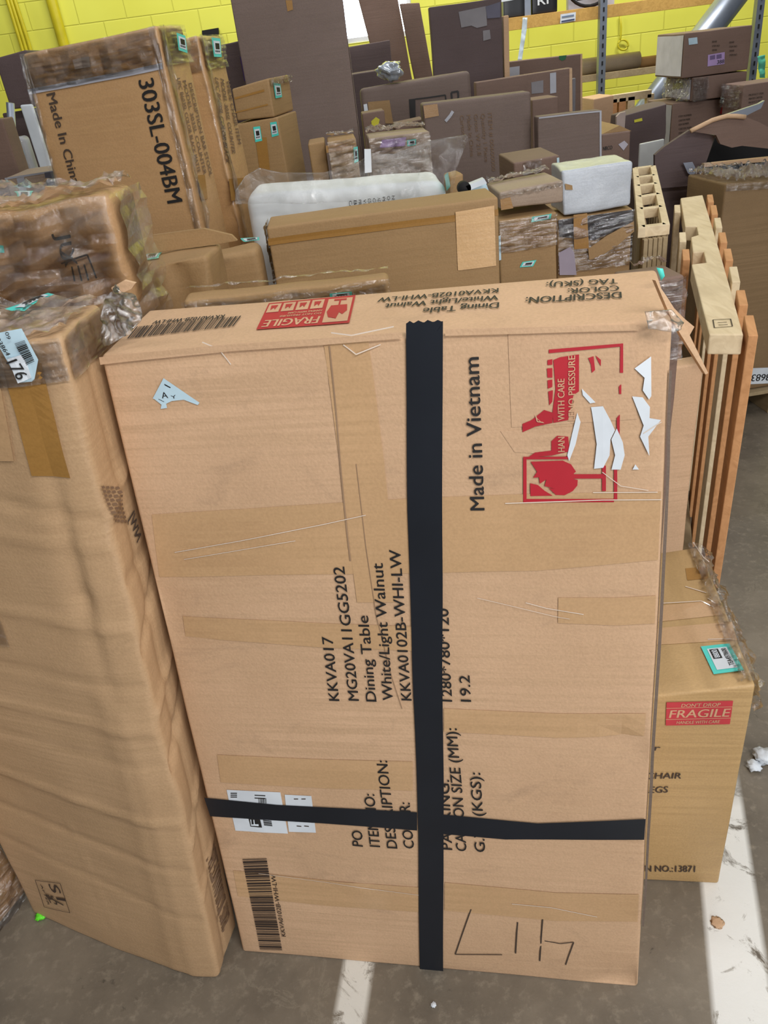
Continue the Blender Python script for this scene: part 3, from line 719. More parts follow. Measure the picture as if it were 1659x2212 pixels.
# ---- the tall battered carton on the left
BRp = onz(471, 2132); BLp = BRp+np.array([-.451, .215, 0])
TRp = ony(118, 742, .95); TLp = TRp+np.array([-.47, .17, 0])
BBR = BRp+np.array([.030, .125, 0]); BBL = BLp+np.array([.030, .14, 0]); BTR = TRp+np.array([.012, .185, 0]); BTL = TLp+np.array([.03, .19, 0])
cr = []
rr = random.Random(5)
for v0, v1, a_ in ((.385, .335, .006), (.30, .24, -.004), (.53, .50, .005), (.60, .57, -.004), (.70, .655, .005), (.475, .44, -.003), (.80, .77, .004), (.22, .13, -.003), (.88, .80, -.005)):
    cr.append(('front', -.05, v0, 1.0, v1, a_*1.0, .007))
cr += [('front', .90, .98, .84, .7, -.010, .02), ('front', .84, .7, .88, .55, -.006, .02), ('front', .83, .55, .80, .0, .003, .02), ('front', .45, .33, .52, .06, .0015, .003),
       ('right', 0, .80, 1, .84, .006, .010), ('right', 0, .62, 1, .70, -.008, .012), ('right', 0, .52, 1, .57, .006, .010), ('right', 0, .43, 1, .50, -.010, .012), ('right', 0, .28, 1, .38, .006, .008),
       ('right', 0, .72, 1, .72, -.005, .012), ('right', 0, .17, 1, .24, .004, .008), ('right', .4, 0, .42, 1, -.004, .010), ('top', .1, .4, .9, .5, -.006, .02), ('top', .8, 0, .7, 1, -.006, .02)]
LEFT = Carton([BLp, BRp, TRp, TLp, BBL, BBR, BTR, BTL], noise=.007, freq=4.0, seed=4, r=.012, res=.010, creases=cr, bend=(.885, 1.2))
LEFT.root = empty('battered_tall_carton', (BLp+BRp+BBL+BBR)/4); tag(LEFT.root, 'tall battered kraft carton with ochre tape and pale label numbered 176, at left', 'carton')
LEFT.obj = LEFT.body('carton_body', KRAFT_L, LEFT.root)
d = LEFT.decal('front', .003); d.strip([(8, 640+130), (20, 830), (70, 1032)], [(88, 790), (110, 880), (153, 1034)], sub=8); d.build('ochre_tape', TAPEO)
d = LEFT.decal('front', .003); d.strip([(-60, 800), (-40, 1000)], [(2, 800), (32, 1000)], sub=3); d.build('packing_tape', TAPET)
d = LEFT.decal('front', .012)
lp = [(0, 714), (61, 703), (94, 776), (82, 822), (74, 829), (52, 829)]
d.poly(lp, 0); d.bars([(50, 736), (72, 728), (90, 778), (66, 790)], 22, 1, 1, 2, .004)
d.text('093864', (9, 714), (32, 764), (16, 710), 1, .004); d.text('09', (31, 710), (36, 726), (38, 707), 1, .004); d.quad([(32, 772), (58, 764), (79, 818), (52, 829)], 3, 3, 2, .003); d.text('176', (33, 779), (54, 821), (50, 772), 1, .006)
label_part(d.build('number_label', [BLUEP, INK, WHITE]), 'pale blue label numbered 176')
teal_label(LEFT, 'top', [(16, 678), (108, 646), (122, 650), (58, 685)], lift=.014)
d = LEFT.decal('front', .0025)
for a, b in (((77, 1897), (133, 1906)), ((133, 1906), (154, 1966)), ((154, 1966), (96, 1956)), ((96, 1956), (77, 1897))): d.stroke([a, b], .0016)
d.text('S1', (106, 1906), (126, 1938), (122, 1903)); d.text('AFTER', (88, 1905), (104, 1950), (92, 1904)); d.stroke([(100, 1930), (140, 1950)], .004); d.text('F5', (110, 1945), (128, 1950), (112, 1930))
d.build('printed_stamp', INK2)
d = LEFT.decal('right', .003); d.text('SKU: J210NWNLET501', (484, 2018), (447, 1862), (504, 2010)); d.build('printed_lettering', INK3); d = LEFT.decal('right', .003); d.text('NWJ', (290, 1172), (275, 1120), (300, 1160)); d.build('printed_lettering', INK2); d = LEFT.decal('right', .003)
for k in range(4):
    for j in range(9): d.quad([(214+k*9+j*2.6, 1052+j*9), (220+k*9+j*2.6, 1050+j*9), (222+k*9+j*2.6, 1055+j*9), (216+k*9+j*2.6, 1057+j*9)], 1, 1)
d.build('printed_lettering', INK3)
LEFT.film('stretch_film', ['top'], FILM_H, .004, .012, 22); LEFT.film('stretch_film', ['front', 'right'], FILM_H, .003, .004, 26, v=(.955, 1.0))
LEFT.film('stretch_film', ['front'], FILM, .003, .002, 10, u=(0, .5), v=(.62, .93))

sheet('corner_film', [(228, 650), (262, 606), (300, 640), (312, 684), (284, 720), (232, 742), (222, 720)], 1.06, -10, FILM_H, LEFT.root, .03, 30, 6)
V, F = plate_geo([(240, 622), (268, 606), (292, 612), (284, 624), (262, 634), (246, 632)], 1.12, -10, .006); mesh_obj('torn_flap', V, F, LINER, LEFT.root, smooth=False)
# ---- chair carton, right behind
CH = carton('chair_carton', 'kraft chair carton with a red fragile label and teal sticker, low behind right edge', (1386, 1508), (1632, 1481), .945, -10.8, .43, KRAFT_C, ref=(1632, 1481),
            noise=.002, freq=3, seed=6, r=.006, res=.03, creases=[('front', 0, .62, 1, .50, .002, .004), ('top', .3, 0, .4, .6, .002, .004)])
d = CH.decal('front', .0018); d.quad([(1439, 1516), (1582, 1513), (1575, 1563), (1437, 1566)], 4, 2, 0)
d.quad([(1438, 1528), (1581, 1525), (1581, 1526), (1438, 1529)], 2, 1, 1, .0005); d.quad([(1437, 1552), (1577, 1549), (1577, 1550), (1437, 1553)], 2, 1, 1, .0005)
d.text("DON'T DROP", (1470, 1526), (1553, 1524), (1470, 1519), 1, .0005); d.text('FRAGILE', (1444, 1549), (1572, 1546), (1444, 1533), 1, .0005); d.text('HANDLE WITH CARE', (1460, 1562), (1552, 1560), (1460, 1556), 1, .0005)
label_part(d.build('fragile_label', [RED2, PALE]), 'red fragile label')
for t, p0, p1, c_ in (('CHAIR', (1395, 1680), (1471, 1680), 12), ('LEGS', (1392, 1711), (1442, 1710), 13), ('r', (1412, 1620), (1424, 1620), 12), ('CTN NO.:13871', (1368, 1882), (1501, 1883), 13)): d = CH.decal('front', .0018); d.text(t, p0, p1, (p0[0], p0[1]-c_)); d.build('printed_lettering', INK2)
teal_label(CH, 'top', [(1541, 1460), (1513, 1400), (1575, 1394), (1607, 1452)], txt=('8800', 'TEA4978600'))
d = CH.decal('top', .001); d.quad([(1420, 1310), (1548, 1298), (1560, 1330), (1420, 1345)], 3, 2); d.build('packing_tape', TAPET)
d = CH.decal('top', .001); d.quad([(1400, 1360), (1580, 1345), (1592, 1385), (1400, 1395)], 3, 2); d.build('packing_tape', TAPET)
d = CH.decal('top', .001); d.quad([(1480, 1228), (1527, 1224), (1530, 1250), (1484, 1254)], 2, 2); d.build('packing_tape', TAPEO)
d = CH.decal('top', .002)
for P in ([(1432, 1305), (1514, 1300), (1540, 1313)], [(1480, 1268), (1525, 1282)], [(1528, 1294), (1545, 1306)], [(1528, 1384), (1580, 1383)], [(1498, 1172), (1520, 1205), (1532, 1215)]): d = CH.decal('top', .002); d.stroke(P, .0022); d.build('film_shred', plain('glossy_film_fold', (236, 220, 204), .18, coat=1))
CH.film('stretch_film', ['top'], FILM_H, .003, .014, 24, u=(.88, 1.02)); CH.film('stretch_film', ['right'], FILM_H, .003, .014, 24, v=(.88, 1.0))


# ---- dark filmed carton peeping at the far left, on the floor
LBL, LBR = onz(-90, 2110), onz(66, 1926); ev = (LBR-LBL)/np.linalg.norm(LBR-LBL); nv = np.array([-ev[1], ev[0], 0])*.3; hv = np.array([0, 0, .9])
LOW = Carton([LBL, LBR, LBR+hv, LBL+hv, LBL+nv, LBR+nv, LBR+nv+hv, LBL+nv+hv], noise=.006, seed=8, r=.02)
LOW.root = empty('film_wrapped_carton', (LBL+LBR+nv)/2); tag(LOW.root, 'brown film-wrapped carton on the floor behind the 176 carton, at left edge', 'carton'); LOW.obj = LOW.body('carton_body', KRAFT_F, LOW.root)
LOW.film('stretch_film', ['front'], FILM_H, .004, .010, 18, v=(0, .25))

# ---- litter
def litter(name, label, px, rad, mat, seed, squash=.4):
    c = onz(*px); r2 = random.Random(seed); bm = bmesh.new(); bmesh.ops.create_icosphere(bm, subdivisions=3, radius=rad)
    for v in bm.verts:
        q = v.co.normalized()*2.5+Vector((seed, 0, 0)); v.co *= 1+.5*mn.noise(q)+.25*mn.noise(q*2.4); v.co.z *= squash
    z0 = min(v.co.z for v in bm.verts)
    V = [np.array(v.co)+c-np.array([0, 0, z0]) for v in bm.verts]; F = [[x.index for x in f.verts] for f in bm.faces]; bm.free()
    o = mesh_obj(name, V, F, mat); tag(o, label, 'litter'); return o
LIME = plain('lime_plastic', (110, 240, 50), .4)
litter('paper_scrap', 'bright lime green scrap at the foot of the 176 carton', (90, 1982), .011, LIME, 3, .5)
litter('crumpled_paper', 'crumpled white paper on the floor right of the chair carton, at the frame edge', (1652, 1640), .026, WHITE, 5, .5)
litter('crumpled_paper', 'smaller white paper twist just left of the crumpled white paper', (1628, 1660), .016, WHITE, 9, .5)
litter('paper_scrap', 'tiny white scrap on the floor under the black tape cross', (937, 2172), .005, WHITE, 11, .4)
litter('cardboard_scrap', 'small brown scrap lying on the worn white floor line', (1549, 1994), .012, KRAFT, 12, .15)

# ================================================================== SECOND ROW, just behind
WHITEBAG = plain('white_woven_cover', (240, 246, 250), .55)
GREYBAG = cardboard('pale_poly_mailer', (196, 204, 214), rough=.35, coat=.3, grime=.1, bump=.1)
DK = carton('film_wrapped_carton', 'crumpled carton wrapped in glinting film, standing directly behind the 176 carton', (-150, 470), (222, 425), 1.36, -6, .14, KRAFT_F,
            noise=.014, freq=7, seed=11, r=.02, res=.03)
DK.film('stretch_film', ['front', 'right'], FILM_H, .004, .022, 22, v=(.6, 1.0), n=40); DK.film('stretch_film', ['top'], FILM_H, .004, .018, 20, n=40)
d = DK.decal('front', .006)
for t, p0, p1, c_ in (('JU', (118, 500), (128, 560), 28), ('X', (128, 540), (138, 575), 28)): d.text(t, p0, p1, (p0[0]+c_, p0[1]-3))
for k in range(3): d.stroke([(152+k*14, 575), (158+k*15, 608)], .003)
d.stroke([(128, 566), (188, 556), (206, 605)], .003); d.build('printed_lettering', INK)
teal_label(DK, 'top', [(40, 424), (85, 418), (80, 428), (58, 432)])
d = DK.decal('front', .006); d.quad([(-4, 530), (4, 530), (5, 545), (-4, 545)]); d.build('inventory_label', TEAL)

F1 = carton('crumpled_carton', 'crumpled kraft carton with crossed folds and teal label, right of the glinting film carton', (262, 584), (446, 554), 1.56, -6, .13, KRAFT_M,
            noise=.007, freq=9, seed=12, r=.010, res=.02, creases=[('front', .48, 0, .40, 1, .014, .010), ('front', .75, 0, .62, 1, -.014, .010), ('front', .3, .86, 1, .96, .012, .010), ('front', .42, .90, 1, .91, -.012, .008), ('front', .0, .92, .45, .95, .006, .006), ('front', .2, .85, .2, 1, .006, .006)])
teal_label(F1, 'top', [(318, 550), (352, 546), (340, 562), (300, 566)])
V, F_ = plate_geo([(258, 552), (285, 528), (330, 508), (440, 494), (500, 508), (512, 520), (440, 532), (330, 545)], 1.66, -5, .01)
mesh_obj('carton_flap', V, F_, KRAFT_M, F1.root, smooth=False)
F2 = carton('small_crumpled_carton', 'small crumpled carton with teal label on top, touching left end of long plain carton', (452, 558), (553, 537), 1.745, -2, .09, KRAFT_M, noise=.006, freq=8, seed=13, r=.015, res=.02)
teal_label(F2, 'top', [(520, 516), (560, 512), (562, 521), (530, 525)])
G = carton('film_wrapped_flat_carton', 'flat carton with grey film-covered top edge peeping up behind dining table carton', (398, 652), (838, 596), 1.32, -3, .05, KRAFT_M, noise=.008, freq=5, seed=14, r=.01, res=.04)
G.film('stretch_film', ['front', 'top'], FILM_H, .004, .008, 14, v=(.8, 1), n=40); teal_label(G, 'front', [(716, 630), (762, 626), (763, 636), (717, 640)])

# ---- long plain carton and the white bagged cushion behind it
H = carton('long_plain_carton', 'long plain kraft carton with one paler patch of tape at its right end', (575, 492), (1075, 424), 1.78, 0, .14, KRAFT_M, noise=.003, freq=3, seed=15, r=.006, res=.05,
           creases=[('front', 0, .985, 1, .985, .003, .004), ('front', 0, .955, 1, .965, -.003, .004), ('front', 0, .90, 1, .925, -.002, .004)])
d = H.decal('front', .002); d.quad([(983, 455), (1066, 442), (1072, 572), (990, 582)], 3, 3); label_part(d.build('tape_patch', cardboard('pale_tape', (226, 186, 136), rough=.4, grime=.1)), 'pale tan tape patch')
d = H.decal('front', .0012); d.strip([(578, 515), (830, 482), (1075, 450)], [(580, 530), (830, 497), (1076, 464)]); d.build('packing_tape', TAPEO)
H.film('stretch_film', ['left'], FILM_H, .003, .004, 24, v=(.9, 1))
SB = carton('bagged_cushion', 'long white cushion in a clear plastic bag behind the long plain carton', (529, 424), (964, 390), 2.05, 0, .22, WHITEBAG, noise=.005, freq=5, seed=16, r=.03, res=.03, body='cushion', cat='cushion')
d = SB.decal('front', .010)
for k, (t, n_) in enumerate((('CARRYING', 60), ('BULKA', 62), ('PRECAUTION', 62), ('VEST PAR', 55), ('ESPON CE', 52), ('CE BEC C', 50), ('ADVERTENCIA', 48), ('PLAYED', 46), ('CHILD TOY', 44), ('NOTICE', 42))):
    x = 754+k*10.2; y = 432-k*1.0; d.text(t, (x, y), (x+5, y+n_), (x+6, y-1))
d.build('printed_lettering', INK)
teal_label(SB, 'right', [(958, 378), (966, 374), (970, 405), (962, 412)])
sheet('clear_bag', [(508, 440), (508, 412), (530, 380), (560, 362), (610, 372), (700, 372), (775, 350), (800, 330), (850, 332), (930, 302), (1005, 289), (1010, 300), (985, 360), (972, 432)], 2.0, 0, FILM_B, SB.root, .028, 9, 7)
V, F_ = plate_geo([(787, 322), (801, 322), (803, 372), (788, 374)], 1.93, 0, .002); label_part(mesh_obj('tape_strip', V, F_, WHITE, SB.root, smooth=False), 'white tape strip')

# ---- the two tall film-edged cartons
def tall(TL, TR, Y, dep_, right, seed, label):
    C = carton('tall_film_edged_carton', label, TL, TR, Y, -14, dep_, KRAFT_S, BL=(TL[0]+.262*1190, TL[1]+1190), BR=(TR[0]+.226*1238, TR[1]+1238), noise=.004, freq=3, seed=seed, r=.01, res=.05, group=None)
    C.film('stretch_film', ['right'], FILM_H, .003, .010, 22, u=(0, .16)); C.film('stretch_film', ['front'], FILM_H, .003, .010, 22, u=(.955, 1.0), v=(.3, 1)); C.film('stretch_film', ['front', 'right'], FILM_H, .003, .006, 22, v=(.955, 1.0))
    return C
E1 = tall((45, 118), (338, 54), 2.05, .15, None, 21, 'tall carton printed Made In China with film-wrapped edges, behind the glinting film carton')
E1.film('stretch_film', ['front'], FILM_H, .003, .010, 22, u=(0, .05), v=(.3, 1))
d = E1.decal('front', .003)
d.text('Made In China', (101, 203), (158, 399), (119, 198)); d.build('printed_lettering', INK2)
d = E1.decal('front', .003); d.text('303SL-004BM', (299, 172), (363, 438), (331, 163)); label_part(d.build('printed_lettering', INK), 'bold code number')
d = E1.decal('front', .004); d.strip([(62, 193), (200, 164), (352, 134)], [(65, 204), (203, 176), (355, 147)]); label_part(d.build('tape_strip', TAPEG), 'greyish tape strip')
d = E1.decal('front', .0015); d.strip([(55, 150), (200, 120), (345, 92)], [(62, 193), (200, 164), (352, 134)]); d.build('packing_tape', TAPEO)
d = E1.decal('front', .0035); d.quad([(156, 128), (192, 120), (195, 142), (162, 148)], 2, 2); d.build('film_shred', plain('dull_film', (196, 176, 158), .3, coat=1))
teal_label(E1, 'right', [(372, 72), (392, 79), (397, 116), (377, 109)], lift=.012)
d = E1.decal('right', .003)
for k, t in enumerate(('UPC B603SL COLOR BLACK MATTE', 'MODEL 303SL COUNTER', 'DESCRIPTION BAR STOOL')):
    d.text(t, (380+k*13, 168+k*6), (425+k*13, 372+k*4), (387+k*13, 167+k*6))
d.build('printed_lettering', INK3)
d = E1.decal('right', .003); d.quad([(424, 378), (440, 376), (446, 428), (432, 432)], 2, 2); d.build('packing_tape', TAPEO)
E2 = tall((352, 96), (427, 78), 2.28, .16, None, 22, 'second tall film-edged carton, right behind the one printed Made In China')
teal_label(E2, 'right', [(449, 84), (467, 86), (471, 126), (455, 125)], lift=.012)
d = E2.decal('right', .003)
for k, t in enumerate(('UPC B603SL COLOR BLACK', 'MODEL 303SL COUNTER', 'WIDE CHAIR ITEM')):
    d.text(t, (463+k*12, 166+k*4), (486+k*13, 350-k*20), (470+k*12, 165+k*4))
d.build('printed_lettering', INK3)
d = E2.decal('right', .003); d.quad([(492, 386), (524, 384), (530, 430), (498, 434)], 2, 2); d.build('packing_tape', TAPEO)
V = None

# ================================================================== LEFT BACKGROUND
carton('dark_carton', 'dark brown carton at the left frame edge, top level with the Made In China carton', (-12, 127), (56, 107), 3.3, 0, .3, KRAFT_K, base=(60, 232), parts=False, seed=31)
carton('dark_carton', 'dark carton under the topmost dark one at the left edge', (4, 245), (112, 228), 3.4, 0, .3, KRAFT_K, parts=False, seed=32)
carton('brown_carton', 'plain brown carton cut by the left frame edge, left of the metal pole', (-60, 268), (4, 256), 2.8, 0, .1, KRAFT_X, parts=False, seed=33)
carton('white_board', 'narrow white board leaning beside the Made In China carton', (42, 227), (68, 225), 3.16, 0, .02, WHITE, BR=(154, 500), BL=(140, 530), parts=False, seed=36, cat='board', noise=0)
a, b = ony(22, 222, 3.0), ony(32, 372, 3.0); b = a+(b-a)*(a[2]/(a[2]-b[2])); V, F_ = tube_geo([a, b], .013); tag(mesh_obj('metal_pole', V, F_, STEEL), 'thin metal pole standing at the far left', 'pole')
PC = carton('wrapped_parcel', 'white film-wrapped parcel behind the thin metal pole', (14, 300), (46, 292), 3.12, 0, .08, plain('white_parcel', (186, 188, 190), .4), seed=34, noise=.006, r=.02)
PC.film('stretch_film', ['front'], FILM_H, .003, .008, 20)
d = PC.decal('front', .005); d.quad([(38, 325), (52, 323), (55, 340), (42, 342)]); d.build('parcel_label', BLUEP)
GB = carton('grey_long_carton', 'low grey-brown carton with grey tape stripes at the left, before the metal pole', (10, 383), (116, 367), 2.6, 0, .2, KRAFT_G, seed=35)
d = GB.decal('front', .003); d.quad([(36, 384), (52, 381), (60, 418), (44, 420)]); d.build('tape_strip', TAPEG)
d = GB.decal('front', .003); d.quad([(96, 372), (115, 369), (119, 408), (104, 411)]); d.build('tape_strip', plain('slate_tape', (96, 96, 108), .5))
d = GB.decal('front', .003); d.quad([(10, 383), (116, 367), (116, 371), (11, 387)], 3, 1); d.build('pale_edge', TAPEG)

# ================================================================== CENTRE BACKGROUND
J2 = carton('stacked_carton', 'lower of two stacked kraft cartons bearing two teal labels', (506, 268), (600, 252), 2.75, -14, .22, KRAFT_M, seed=41)
d = J2.decal('front', .002); d.quad([(552, 300), (576, 296), (584, 380), (562, 382)], 1, 2); d.build('packing_tape', TAPEO)
teal_label(J2, 'front', [(547, 274), (562, 272), (567, 304), (552, 307)]); teal_label(J2, 'front', [(584, 264), (598, 262), (603, 292), (588, 296)])
J1 = carton('stacked_carton', 'upper of two stacked kraft cartons with one teal label', (500, 194), (580, 170), 2.75, -14, .22, KRAFT_M, base=max(J2.K[2][2], J2.K[3][2]), seed=42, noise=.004)
teal_label(J1, 'right', [(589, 180), (604, 182), (608, 210), (594, 213)]); J1.film('stretch_film', ['right'], FILM_H, .003, .008, 26, v=(.8, 1))
d = J1.decal('front', .003); d.stroke([(508, 214), (572, 196)], .006); d.stroke([(510, 244), (580, 226)], .004); d.build('strap', TAPEO)
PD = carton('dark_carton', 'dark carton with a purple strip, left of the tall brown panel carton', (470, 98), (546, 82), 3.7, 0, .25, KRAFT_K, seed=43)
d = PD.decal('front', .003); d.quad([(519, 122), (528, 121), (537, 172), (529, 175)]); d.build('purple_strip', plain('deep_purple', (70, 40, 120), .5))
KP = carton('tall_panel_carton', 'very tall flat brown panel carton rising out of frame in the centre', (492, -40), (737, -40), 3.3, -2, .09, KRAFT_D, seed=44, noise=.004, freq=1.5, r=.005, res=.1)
d = KP.decal('right', .002); d.quv([np.array([.004, KP.H-.01]), np.array([KP.D-.004, KP.H-.01]), np.array([KP.D-.004, .02]), np.array([.004, .02])], 1, 8); label_part(d.build('pale_edge', cardboard('pale_panel_edge', (206, 184, 170), grime=.2)), 'pale board edge')
d = KP.decal('front', .002); d.quad([(618, 0), (632, 0), (634, 20), (622, 24)]); d.build('packing_tape', TAPEO)
carton('small_carton', 'small kraft carton tucked below the tall panel carton, left of the teal-labelled one', (664, 310), (700, 304), 2.62, 0, .15, KRAFT_M, parts=False, seed=45)
L2 = carton('small_carton', 'small taped kraft carton with film edge and teal label below the tall panel carton', (707, 306), (768, 297), 2.55, 0, .15, KRAFT_M, seed=46)
teal_label(L2, 'front', [(763, 318), (772, 316), (774, 348), (765, 352)]); L2.film('stretch_film', ['front', 'top'], FILM_H, .003, .01, 24, v=(.7, 1))
d = L2.decal('front', .002); d.quad([(704, 314), (768, 305), (768, 322), (705, 330)], 2, 1); d.build('packing_tape', TAPEO)

def leaning(name, label, px4, Y, yaw, th, mat):
    """a flat carton given by its visible top corners and edge directions, reaching the floor"""
    return carton(name, label, px4[0], px4[1], Y, yaw, th, mat, BR=px4[2], BL=px4[3], parts=False, seed=int(px4[0][0]) % 91)
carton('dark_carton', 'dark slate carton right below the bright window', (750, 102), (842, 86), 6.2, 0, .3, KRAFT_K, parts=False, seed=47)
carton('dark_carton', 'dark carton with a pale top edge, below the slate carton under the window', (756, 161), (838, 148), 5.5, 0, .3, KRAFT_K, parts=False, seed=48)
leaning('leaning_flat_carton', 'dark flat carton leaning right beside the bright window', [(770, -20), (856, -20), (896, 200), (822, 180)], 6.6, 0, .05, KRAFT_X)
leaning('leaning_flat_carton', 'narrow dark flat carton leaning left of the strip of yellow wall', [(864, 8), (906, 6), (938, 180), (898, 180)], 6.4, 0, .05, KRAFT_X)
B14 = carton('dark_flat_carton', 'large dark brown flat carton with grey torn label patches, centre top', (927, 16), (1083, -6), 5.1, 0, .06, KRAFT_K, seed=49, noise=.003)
d = B14.decal('front', .004); d.poly([(990, 25), (1049, 13), (1052, 55), (1030, 60), (1018, 55), (996, 59)]); d.build('label_remnant', plain('grey_label', (140, 136, 140), .6))
d = B14.decal('front', .006); d.quad([(1048, 14), (1080, 4), (1080, 38), (1052, 40)]); d.build('label_remnant', plain('slate_label', (100, 98, 116), .6))
d = B14.decal('front', .004); d.quad([(1043, 66), (1058, 64), (1060, 84), (1044, 88)]); d.build('label_remnant', plain('grey_label', (140, 136, 140), .6))
carton('flat_carton_edge', 'thin pale-edged flat carton standing against the right side of the dark flat carton', (1087, 34), (1099, 32), 5.1, 0, .06, LINER, parts=False, seed=50)
B15 = carton('green_dot_carton', 'brown flat carton with a green dot at its top edge', (1094, 134), (1257, 116), 5.5, 0, .08, KRAFT_X, seed=51)
d = B15.decal('front', .003); d.poly([(1207, 121), (1224, 119), (1221, 128), (1214, 131), (1208, 128)]); d.build('green_dot', plain('green_ink', (20, 112, 60), .5))
d = B15.decal('front', .003); d.quad([(1254, 117), (1258, 116), (1258, 240), (1254, 240)]); d.build('pale_edge', LINER)
d = B15.decal('front', .004); d.quad([(1098, 146), (1122, 143), (1122, 162), (1098, 166)]); d.build('tape_strip', TAPEG)
B16 = carton('taped_flat_carton', 'dark flat carton with a square grey label and film streak, before the green dot carton', (1028, 178), (1236, 146), 4.7, 0, .08, KRAFT_X, seed=52)
d = B16.decal('front', .003); d.quad([(1147, 178), (1173, 173), (1173, 200), (1148, 203)]); d.build('square_label', plain('grey_label', (140, 136, 140), .6))
d = B16.decal('front', .003); d.quad([(1187, 158), (1200, 156), (1201, 200), (1188, 202)], 1, 4); d.build('film_shred', TAPEG)
d = B16.decal('front', .003); d.quad([(1229, 148), (1235, 147), (1237, 240), (1230, 240)]); d.build('pale_edge', LINER)
carton('grey_board', 'narrow grey board standing between the taped flat carton and the green dot carton', (1236, 170), (1244, 168), 4.78, 0, .03, plain('grey_board_paint', (128, 124, 128), .7), parts=False, seed=53, cat='board')
B17 = carton('crumpled_top_carton', 'wide brown carton with crumpled top edge and black printed boxes', (778, 194), (1014, 152), 4.2, 0, .1, KRAFT_D, seed=54, noise=.008, freq=4, r=.02, res=.06)
d = B17.decal('front', .004); d.quad([(884, 213), (898, 211), (900, 252), (888, 254)]); d.build('printed_panel', INK)
d = B17.decal('front', .004)
for q in ([(898, 212), (962, 202)], [(962, 202), (964, 222)]): d.stroke(q, .006)
for q in ([(974, 197), (988, 195)], [(988, 195), (989, 212)], [(989, 212), (976, 214)], [(976, 214), (974, 197)]): d.stroke(q, .008)
d.build('printed_frame', INK)
d = B17.decal('front', .004); d.quad([(795, 222), (842, 217), (850, 268), (800, 268)]); d.build('kraft_patch', KRAFT_M)
d = B17.decal('front', .005); d.quad([(786, 228), (793, 226), (796, 242), (788, 244)]); d.build('small_label', WHITE)
c = ony(849, 165, 4.2); bm = bmesh.new(); bmesh.ops.create_icosphere(bm, subdivisions=4, radius=.06)
for v in bm.verts:
    q = v.co*24; v.co *= 1+.5*mn.noise(q)+.3*mn.noise(q*2); v.co.z *= .6
zl = min(v.co.z for v in bm.verts); zt = B17.raw(.36*B17.W, B17.H, .05)
V = [np.array(v.co)+np.array([c[0], zt[1], zt[2]-zl+.006]) for v in bm.verts]; F_ = [[x.index for x in f.verts] for f in bm.faces]; bm.free()
tag(mesh_obj('crumpled_film_ball', V, F_, plain('silver_film', (178, 186, 196), .2, .3, 1)), 'crumpled silvery film wad lying on the crumpled-top carton', 'film wad')
YB = carton('dark_carton', 'dark carton with a yellow tape blob, right of the tall panel carton', (782, 246), (830, 238), 3.75, 0, .15, KRAFT_X, seed=55, base=0)
d = YB.decal('front', .004); d.poly([(802, 262), (812, 253), (820, 258), (818, 268), (808, 274), (803, 270)]); d.build('yellow_tape', YELLOWP)
carton('dark_carton', 'small dark carton wedged before the black printed boxes, left of the item-list carton', (853, 270), (915, 257), 3.7, 0, .15, KRAFT_X, parts=False, seed=56)
PU = carton('purple_label_carton', 'grey film-wrapped carton with a purple label behind the bagged cushion', (796, 300), (930, 284), 3.0, 0, .2, KRAFT_G, seed=57, noise=.006)
d = PU.decal('front', .004); d.quad([(825, 303), (878, 297), (875, 316), (820, 320)]); d.build('purple_label', PURPLE)
teal_label(PU, 'front', [(880, 304), (900, 301), (900, 314), (881, 317)]); PU.film('stretch_film', ['front', 'top'], FILM_H, .003, .02, 20, v=(.7, 1))
IT = carton('item_list_carton', 'big brown carton with faint item list printed sideways, behind the bagged cushion', (913, 225), (1147, 197), 3.5, 0, .12, KRAFT_D, seed=58, noise=.003, r=.012)
d = IT.decal('front', .003)
for k, (t, n_) in enumerate((('Carton No.', 70), ('Made in China', 88), ('Gross W 21.8', 86), ('Quantity 1 Piece', 100), ('ITEM # 00600000', 120))):
    d.text(t, (993+k*15, 250-k*1.5), (1001+k*15.4, 250+n_), (1001+k*15, 249-k*1.5))
d.build('printed_lettering', INK3)
d = IT.decal('front', .003); d.quad([(915, 228), (945, 224), (948, 250), (918, 256)]); d.build('packing_tape', TAPEO)
d = IT.decal('front', .004); d.stroke([(962, 262), (972, 250), (978, 240)], .012); d.build('tape_scrap', TAPEG)
B19 = carton('pale_edged_carton', 'flat brown carton with pale film edge, right of the item-list carton', (1162, 252), (1299, 238), 3.4, 0, .07, KRAFT_D, seed=59, noise=.003)
d = B19.decal('front', .003); d.quad([(1294, 240), (1298, 239), (1299, 345), (1295, 345)], 1, 3); d.quad([(1164, 253), (1298, 239), (1298, 242), (1164, 256)], 4, 1); d.build('pale_edge', TAPEG)
carton('open_dark_carton', 'dark carton between the item-list carton and the taped flat carton', (1150, 216), (1206, 208), 4.3, 0, .2, KRAFT_X, parts=False, seed=60)
BX = carton('small_carton', 'small carton with peaked flap and white sticker, right of the pale-edged carton', (1300, 291), (1362, 283), 3.6, 0, .3, KRAFT_X, seed=61)
d = BX.decal('front', .003); d.poly([(1335, 312), (1348, 304), (1356, 312), (1346, 325)]); d.build('sticker', plain('grey_sticker', (190, 184, 196), .5))
d = BX.decal('front', .003); d.text('NRCO', (1302, 325), (1322, 322), (1302, 317)); d.build('printed_lettering', INK)
V, F_ = plate_geo([(1300, 290), (1338, 271), (1364, 283)], 3.62, 0, .25); mesh_obj('carton_flap', V, F_, KRAFT_M, BX.root, smooth=False)

